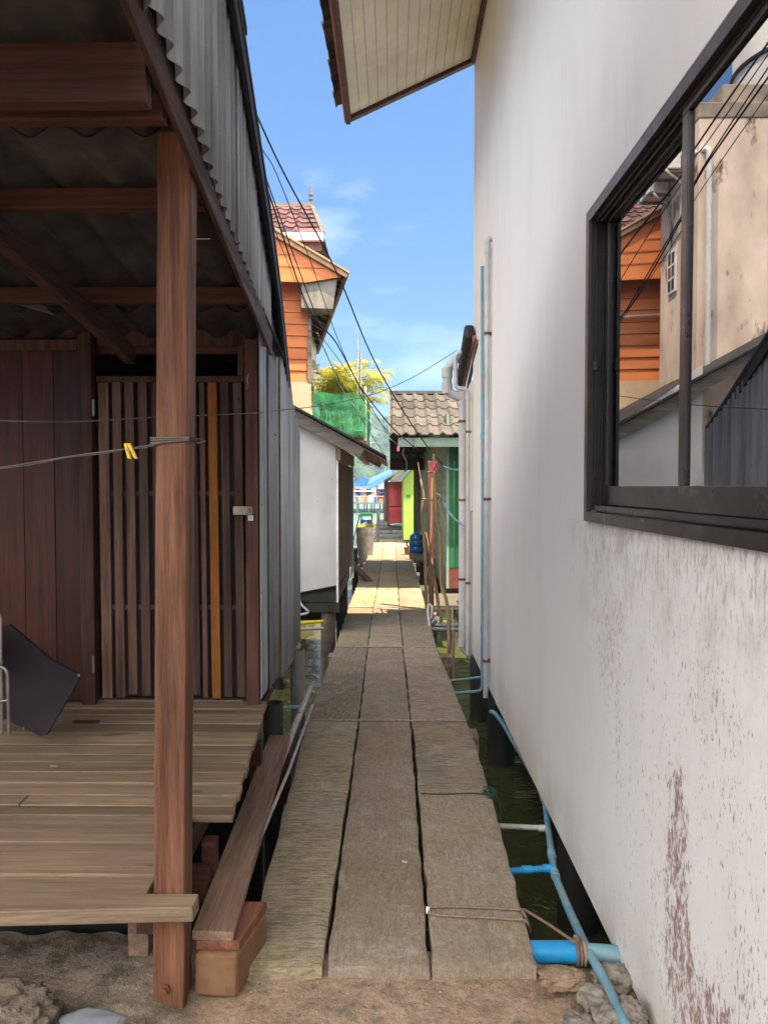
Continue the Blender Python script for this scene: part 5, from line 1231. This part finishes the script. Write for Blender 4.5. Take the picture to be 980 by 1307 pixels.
stick([at(537, 612, Yk), at(533, 590, Yk)], .010, 'thin twig end above the leftmost bare stick')
stick([at(550, 800, 9.8), at(549, 700, 9.8), at(550, 650, 9.8), at(551, 610, 9.8)], .026, 'straight bare stick tied against the reddish post')
stick([at(566, 815, 9.7), at(556, 750, 9.8), at(548, 705, 9.9), at(543, 680, 9.9)], .030, 'slanting bare stick leaning left behind the others')
stick([at(579, 880, 9.0), at(578, 800, 9.0), at(577, 775, 9.0)], .020, 'short pale stick right of the tallest one with teal string', 'pvc_old')
m = MB(); a = at(546, 590, 9.95); b = at(551, 715, 9.95); m.hexa([(a.x + .02, 9.93, -.9), (a.x + .085, 9.93, -.9), (a.x + .085, 10.0, -.9), (a.x + .02, 10.0, -.9)], [(a.x, 9.93, a.z), (a.x + .075, 9.93, a.z), (a.x + .075, 10.0, a.z), (a.x, 10.0, a.z)], .5); m.build('red_post', M['red_roof'], label='square reddish brown post standing among the bare sticks', cat='post', bevel=.006)
m = MB(); c = at(553, 592, 9.0)
m.tube([at(546, 589, 9.3), at(557, 590, 8.6)], .007, 6); m.grid(lambda u, v: at(553 + 4 * u, 590 + 12 * v + 2 * math.sin(u * 6), 8.5) + V(0, .02 * math.sin(v * 9 + u * 4), 0), 6, 8, .5); m.build('ribbon', M['pink'], label='pink ribbon tied round the tops of the stick and the red post', cat='ribbon', solid=.003)
m = MB(); m.tube([at(540, 637, 9.5), at(552, 638, 9.2), at(562, 634, 8.5)], .012, 7); m.tube(smoothpath([at(555, 630, 8.55), at(562, 633, 8.5), at(560, 642, 8.55), at(556, 638, 8.55)], 5), .011, 7); m.tube([at(545, 603, 9.6), at(554, 602, 9.0)], .012, 7); m.tube(smoothpath([at(560, 640, 8.5), at(563, 655, 8.5), at(568, 668, 8.5)], 5), .005, 5); m.build('binding_rope', M['rope'], label='pale cord lashing the sticks and red post together', cat='rope', smooth=60)
singlepipe('cable', [at(562, 634, 8.6), at(572, 652, 8.4), at(580, 662, 8.2), at(592, 672, 8.1)], .010, M['pvc_blue'], 'pale blue tube looping from the sticks to the drainpipe', 'tube', smooth_path=True)
singlepipe('cable', [at(566, 595, 9.0), at(576, 599, 8.6), at(588, 600, 8.3)], .011, M['pvc_blue'], 'light blue tube end joining the overhead cable at the drainpipe', 'tube', smooth_path=True)
singlepipe('pvc_pipe', [at(552, 798, 9.6), at(588, 798, 9.9)], .020, M['pvc_old'], 'upper of two pale horizontal pipes behind the sticks')
singlepipe('pvc_pipe', [at(550, 803, 9.3), at(590, 804, 9.5)], .026, M['pvc_old'], 'lower and thicker pale horizontal pipe behind the sticks')
singlepipe('pvc_pipe', [at(553, 830, 8.6), at(549, 805, 8.8), at(546, 782, 8.9), at(547, 772, 9.0), at(551, 775, 9.0), at(550, 790, 8.9)], .017, M['pvc_white'], 'white curved pipe rising at the right edge of the walkway', smooth_path=True)
singlepipe('pvc_pipe', [at(552, 796, 8.9), at(558, 789, 8.7)], .028, M['pvc_white'], 'stubby white pipe end beside the curved white pipe')
m = MB(); q = at(562, 745, 10.9)
m.box((.50, 10.7, -.12), (.95, 11.15, -.05), .5); m.box((.52, 10.75, -.9), (.58, 10.81, -.121), .4); m.box((.86, 10.75, -.9), (.92, 10.81, -.121), .4); m.box((.55, 10.4, -.30), (.80, 10.55, -.24), .6); m.box((.47, 9.9, -.35), (.56, 10.6, -.28), .6); m.build('timber_stage', M['grey_wood'], label='rough grey timber stage in front of the green house', cat='platform', bevel=.005)

# ============================================================ LIME, RED AND BLUE-ROOFED HOUSES
lh = thing('lime_house', 'bright lime green house beyond the pale green one', 'house', (1.5, 22, .1))
LY = 22.0; a = at(515, 690, LY); b = at(533, 690, LY); zc = at(530, 592, LY).z; zcl = at(515, 612, LY).z
m = MB(); m.hexa([(a.x, LY, .1), (b.x, LY, .1), (b.x, LY, zc + .05), (a.x, LY, zcl)], [(a.x, LY + 4, .1), (b.x, LY + 4, .1), (b.x, LY + 4, zc + .05), (a.x, LY + 4, zcl)], .5); m.build('front_wall', M['lime'], lh)
m = MB(); m.box((b.x + .001, LY - .03, .1), (b.x + .06, LY + .05, zc + .2), .5); m.build('corner_post', M['white_p'], lh)
m = MB(); m.box((b.x + .061, LY, .1), (4.2, LY + 4, zc + .2), .5); m.build('side_wall', M['lime'], lh)
m = MB(); q = at(519, 633, LY); m.box((q.x, LY - .02, q.z - .04), (q.x + .11, LY - .003, q.z + .04), .5); m.build('vent', M['green_deep'], lh)
m = MB(); p0 = at(500, 612, LY - .3); p1 = at(522, 592, LY - .3); p2 = V(2.4, LY - .3, p1.z + .95)
for s0, s1 in ((p0, p1), (p1, p2)): m.hexa([s0, s1, s1 + V(0, 4.6, 0), s0 + V(0, 4.6, 0)], [s0 + V(0, 0, .05), s1 + V(0, 0, .05), s1 + V(0, 4.6, .05), s0 + V(0, 4.6, .05)], .5)
m.bar(V(2.4, LY - .3, p2.z), V(5, LY - .3, p2.z - 1.2), .05, .05); m.hexa([p2, V(5, LY - .3, p2.z - 1.2), V(5, LY + 4.3, p2.z - 1.2), p2 + V(0, 4.6, 0)], [p2 + V(0, 0, .05), V(5, LY - .3, p2.z - 1.15), V(5, LY + 4.3, p2.z - 1.15), p2 + V(0, 4.6, .05)], .5)
m.build('roof', M['grey_tile'], lh)
m = MB(); m.bar(p0 + V(0, -.03, -.02), p1 + V(0, -.03, -.02), .04, .09, tone=.8)
for k in range(5): q = p0.lerp(p1, k / 4); m.bar(q, q + V(0, 2.5, 0), .05, .06)
m.build('bargeboard', M['grey_wood'], lh)
rh = thing('red_house', 'red boarded house front beside the lime green house', 'house', (.1, 26.4, .3))
RY = 26.4; a = at(496.5, 668, RY); b = at(517, 668, RY); zt_ = at(500, 615, RY).z
m = MB(); x = a.x; zm = at(500, 646, RY).z
while x < b.x: m.box((x, RY, zm), (min(b.x, x + .068), RY + .03, zt_), None); x += .072
z = .32
while z < zm - .05: m.box((a.x, RY - .005, z), (b.x, RY + .03, z + .085), None); z += .09
m.build('front_wall', M['red_paint'], rh)
m = MB(); m.box((a.x - .07, RY, .3), (a.x - .005, RY + 3.5, zt_), .5); m.box((a.x, RY + .035, .3), (b.x + .8, RY + 3.5, zt_), .5); m.build('side_wall', M['brown_panel'], rh)
m = MB(); p0 = at(490, 614, RY - .3); p1 = V(2.0, RY - .3, p0.z + 1.2); m.hexa([p0, p1, p1 + V(0, 4, 0), p0 + V(0, 4, 0)], [p0 + V(0, 0, .05), p1 + V(0, 0, .05), p1 + V(0, 4, .05), p0 + V(0, 4, .05)], .5); m.build('roof', M['grey_tile'], rh)
aw = thing('blue_awning', 'blue sheet awning on posts behind the red house', 'awning', (-.3, 30, .3))
AY = 29.0; p0 = at(469, 621, AY); p1 = at(500, 607, AY)
m = MB(); m.hexa([p0, p1, p1 + V(0, 3, .3), p0 + V(0, 3, .3)], [p0 + V(0, 0, .06), p1 + V(0, 0, .06), p1 + V(0, 3, .36), p0 + V(0, 3, .36)], .5); m.bar(p0 + V(0, -.04, -.02), p1 + V(0, -.04, -.02), .04, .22, tone=.6); m.build('roof', M['blue_roof'], aw)
m = MB()
q = at(492.5, 640, AY); m.tube([(q.x, AY + .2, -1.3), (q.x, AY + .2, at(492, 612, AY).z)], .09, 8, .5); m.tube([(q.x, AY + 2.8, -1.3), (q.x, AY + 2.8, at(492, 612, AY).z + .2)], .09, 8, .5); m.build('post', M['brown_panel'], aw, smooth=50)
m = MB(); q = at(521, 682, 24.6); m.lathe((q.x, 24.6, at(520, 685, 24.6).z), [(0, 0), (.13, 0), (.155, .20), (.165, .27), (.15, .27), (0, .24)], 18); m.build('basin', M['yellow'], label='yellow plastic basin in front of the lime green house', cat='basin', smooth=50)
m = MB(); q = at(517, 668, 25.0); m.rock((q.x, 25.0, q.z - .05), (.10, .08, .14), 3, .3, 2); m.build('white_sack', M['white_far'], label='white sack behind the yellow basin', cat='sack', smooth=70)
m = MB(); q = at(508, 669, 26.0); m.rock((q.x, 26.0, q.z - .02), (.25, .1, .05), 3, .3, 3); m.build('tarpaulin', M['turq'], label='folded pale turquoise sheet at the foot of the red house', cat='tarpaulin', smooth=70)
m = MB()
for k in range(4): m.box((-.55 + .03 * k, 26.3 + k * .1, .10 + k * .055), (.42, 26.6 + k * .08, .15 + k * .055), None)
m.build('stacked_boards', M['grey_wood'], label='stack of grey boards lying across the jetty', cat='boards')

# ============================================================ STILT VILLAGE ACROSS THE BAY
rn = random.Random(21)
PY = 68.0
dk = MB(); dk.box((-30, PY - 1, .15), (20, PY + 14, .30), .5); dkt = thing('village_pier', 'long timber pier on stilts across the water', 'pier', (-4, PY, WZ)); dk.build('deck', M['grey_wood'], dkt)
m = MB()
for i in range(70):
    x = -16 + i * .36 + rn.uniform(-.08, .08); y = PY + rn.uniform(-.9, .5) + (3 if i % 2 else 0); m.box((x - .05, y - .05, -1.5), (x + .05, y + .05, .149), None)
m.build('piles', M['pile_wet'], dkt)
m = MB(); m.bar((-30, PY - .95, .85), (20, PY - .95, .85), .04, .06)
for i in range(60): x = -20 + i * .6; m.box((x - .02, PY - .97, .3), (x + .02, PY - .93, .82), None)
m.build('railing', M['tan_far'], dkt)
HS = [(-12.2, 3.4, 2.2, 'tan_far', 'red_roof', 'tan waterside house with a rusty roof, far left of the bay'), (-8.6, 3.0, 2.6, 'white_far', 'blue_roof', 'white waterside house with a blue roof, hidden end of the pier'), (-5.4, 2.6, 2.3, 'orange_far', 'turq', 'orange waterside house with a turquoise gable roof'),
      (-2.7, 2.3, 1.55, 'white_far', 'tarp_blue', 'white waterside house with a blue tarpaulin roof'), (-.5, 2.0, 1.3, 'orange_far', 'white_far', 'low orange waterside house with a pale roof beside the blue awning'), (2.0, 2.6, 2.0, 'tan_far', 'grey_tile', 'tan waterside house with a grey roof behind the red house'), (5.2, 3.0, 2.4, 'white_far', 'red_roof', 'white waterside house with a red roof, right of the bay')]
for (x, wd, h, wm, rm, lb) in HS:
    y = PY + 1.5 + rn.uniform(0, 2.5); t = thing('waterside_house', lb, 'house', (x, y, .3), 'stilt houses across the bay')
    m = MB(); m.box((x - wd / 2, y, .3), (x + wd / 2, y + 4, .3 + h), .5); m.build('wall', M[wm], t)
    m = MB(); zt_ = .3 + h
    m.hexa([(x - wd / 2 - .3, y - .5, zt_ - .1), (x + wd / 2 + .3, y - .5, zt_ - .1), (x, y - .5, zt_ + wd * .36)], [(x - wd / 2 - .3, y + 4.3, zt_ - .1), (x + wd / 2 + .3, y + 4.3, zt_ - .1), (x, y + 4.3, zt_ + wd * .36)], .5); m.build('roof', M[rm], t)
    m = MB(); m.box((x - wd / 2 + .2, y - 1.1, .3 + h * .62), (x + wd / 2 - .1, y - .02, .3 + h * .68), .5); m.build('awning', M[rn.choice(['tarp_blue', 'white_far', 'orange_far'])], t)
    for k in range(2):
        wx = x - wd * .25 + k * wd * .45; m = MB(); m.box((wx - .2, y - .03, .8), (wx + .25, y - .002, 1.5), .5); m.build('window', M['glass_far'], t)
for i in range(14):
    x = -6 + i * .45 + rn.uniform(-.1, .1); m = MB(); hh = rn.uniform(.3, .8); m.box((x - .14, PY - .6, .302), (x + .14, PY - .3, .302 + hh), None); kind_ = ['orange_far', 'white_far', 'tarp_blue', 'tan_far'][i % 4]
    m.build('crate', M[kind_], label='small coloured crate or drum set out along the far pier', cat='crate', group='crates along the far pier')
m = MB(); q = at(458, 600, 60); m.tube([(q.x, 60, WZ - .5), (q.x - .6, 60, 3.2)], .05, 6); m.build('mooring_pole', M['grey_wood'], label='thin leaning mooring pole in front of the far pier', cat='pole')

# ============================================================ OVERHEAD CABLES
def cable(pxs, r, label, mat='black_cable', Y0=6.0, Y1=11.6):
    n = len(pxs); P_ = []
    L = [0]
    for i in range(1, n): L.append(L[-1] + math.dist(pxs[i], pxs[i - 1]))
    for (px, py), l in zip(pxs, L): t = l / L[-1]; P_.append(at(px, py, 1 / ((1 - t) / Y0 + t / Y1)))
    m = MB(); m.tube(smoothpath(P_, 10), r * .8, 6, .5); return m.build('power_cable', M[mat], label=label, cat='cable', group='overhead power cables', smooth=60)
cable([(268, 20), (320, 130), (362, 220), (428, 344), (468, 440), (496, 494), (535, 556), (566, 595)], .0115, 'thickest black cable, rightmost, ending over the tiled green house roof')
cable([(250, 40), (320, 188), (341, 240), (385, 373), (405, 410), (428, 436), (452, 480), (464, 500), (500, 545), (534, 575)], .0115, 'thick black cable crossing the orange house to the green house eave')
cable([(255, 30), (325, 190), (352, 262), (380, 340), (407, 413)], .0085, 'black cable that joins the thick cable below the orange eaves', Y1=8.6)
cable([(262, 25), (330, 180), (353, 222), (395, 330), (430, 430), (462, 500), (497, 557)], .0065, 'thin black cable just left of the rightmost one')
cable([(250, 60), (330, 240), (365, 330), (405, 425), (440, 500), (470, 548), (490, 580)], .0055, 'thin black cable running lowest past the green net')
cable([(405, 425), (420, 460), (445, 510), (480, 545), (508, 568)], .0065, 'pale cable dropping past the green net to the eave', 'white_cable', 8.5, 11.8)
cable([(410, 430), (440, 470), (470, 520), (500, 556), (512, 566)], .005, 'thin dark cable beside the pale one over the net', Y0=8.5, Y1=11.8)
m = MB(); q = at(508, 570, 11.5); m.tube([q, q + V(0, 0, -.07)], .02, 8); m.build('insulator', M['pink'], label='small reddish insulator where the pale cable meets the eave', cat='insulator')
m = MB(); m.tube(smoothpath([at(516, 572, 13.9), at(514, 580, 13.9), at(519, 590, 13.9), at(518, 602, 13.9)], 5), .010, 6); m.build('cable', M['white_cable'], label='short pale wire hanging under the dark eave', cat='cable', smooth=60)

# ============================================================ AIR
m = MB(); m.box((-390, -40, -9), (390, 640, 75), .5)
hz = bpy.data.materials.new('haze'); hz.use_nodes = True; ht = hz.node_tree; ht.nodes.clear(); ho = ht.nodes.new('ShaderNodeOutputMaterial'); hv = ht.nodes.new('ShaderNodeVolumePrincipled')
hv.inputs['Color'].default_value = (.45, .70, 1.0, 1); hv.inputs['Density'].default_value = .0009; hv.inputs['Anisotropy'].default_value = 0.0
ht.links.new(hv.outputs[0], ho.inputs['Volume'])
m.build('haze', hz, kind='stuff', label='thin blue haze over the bay', cat='haze')
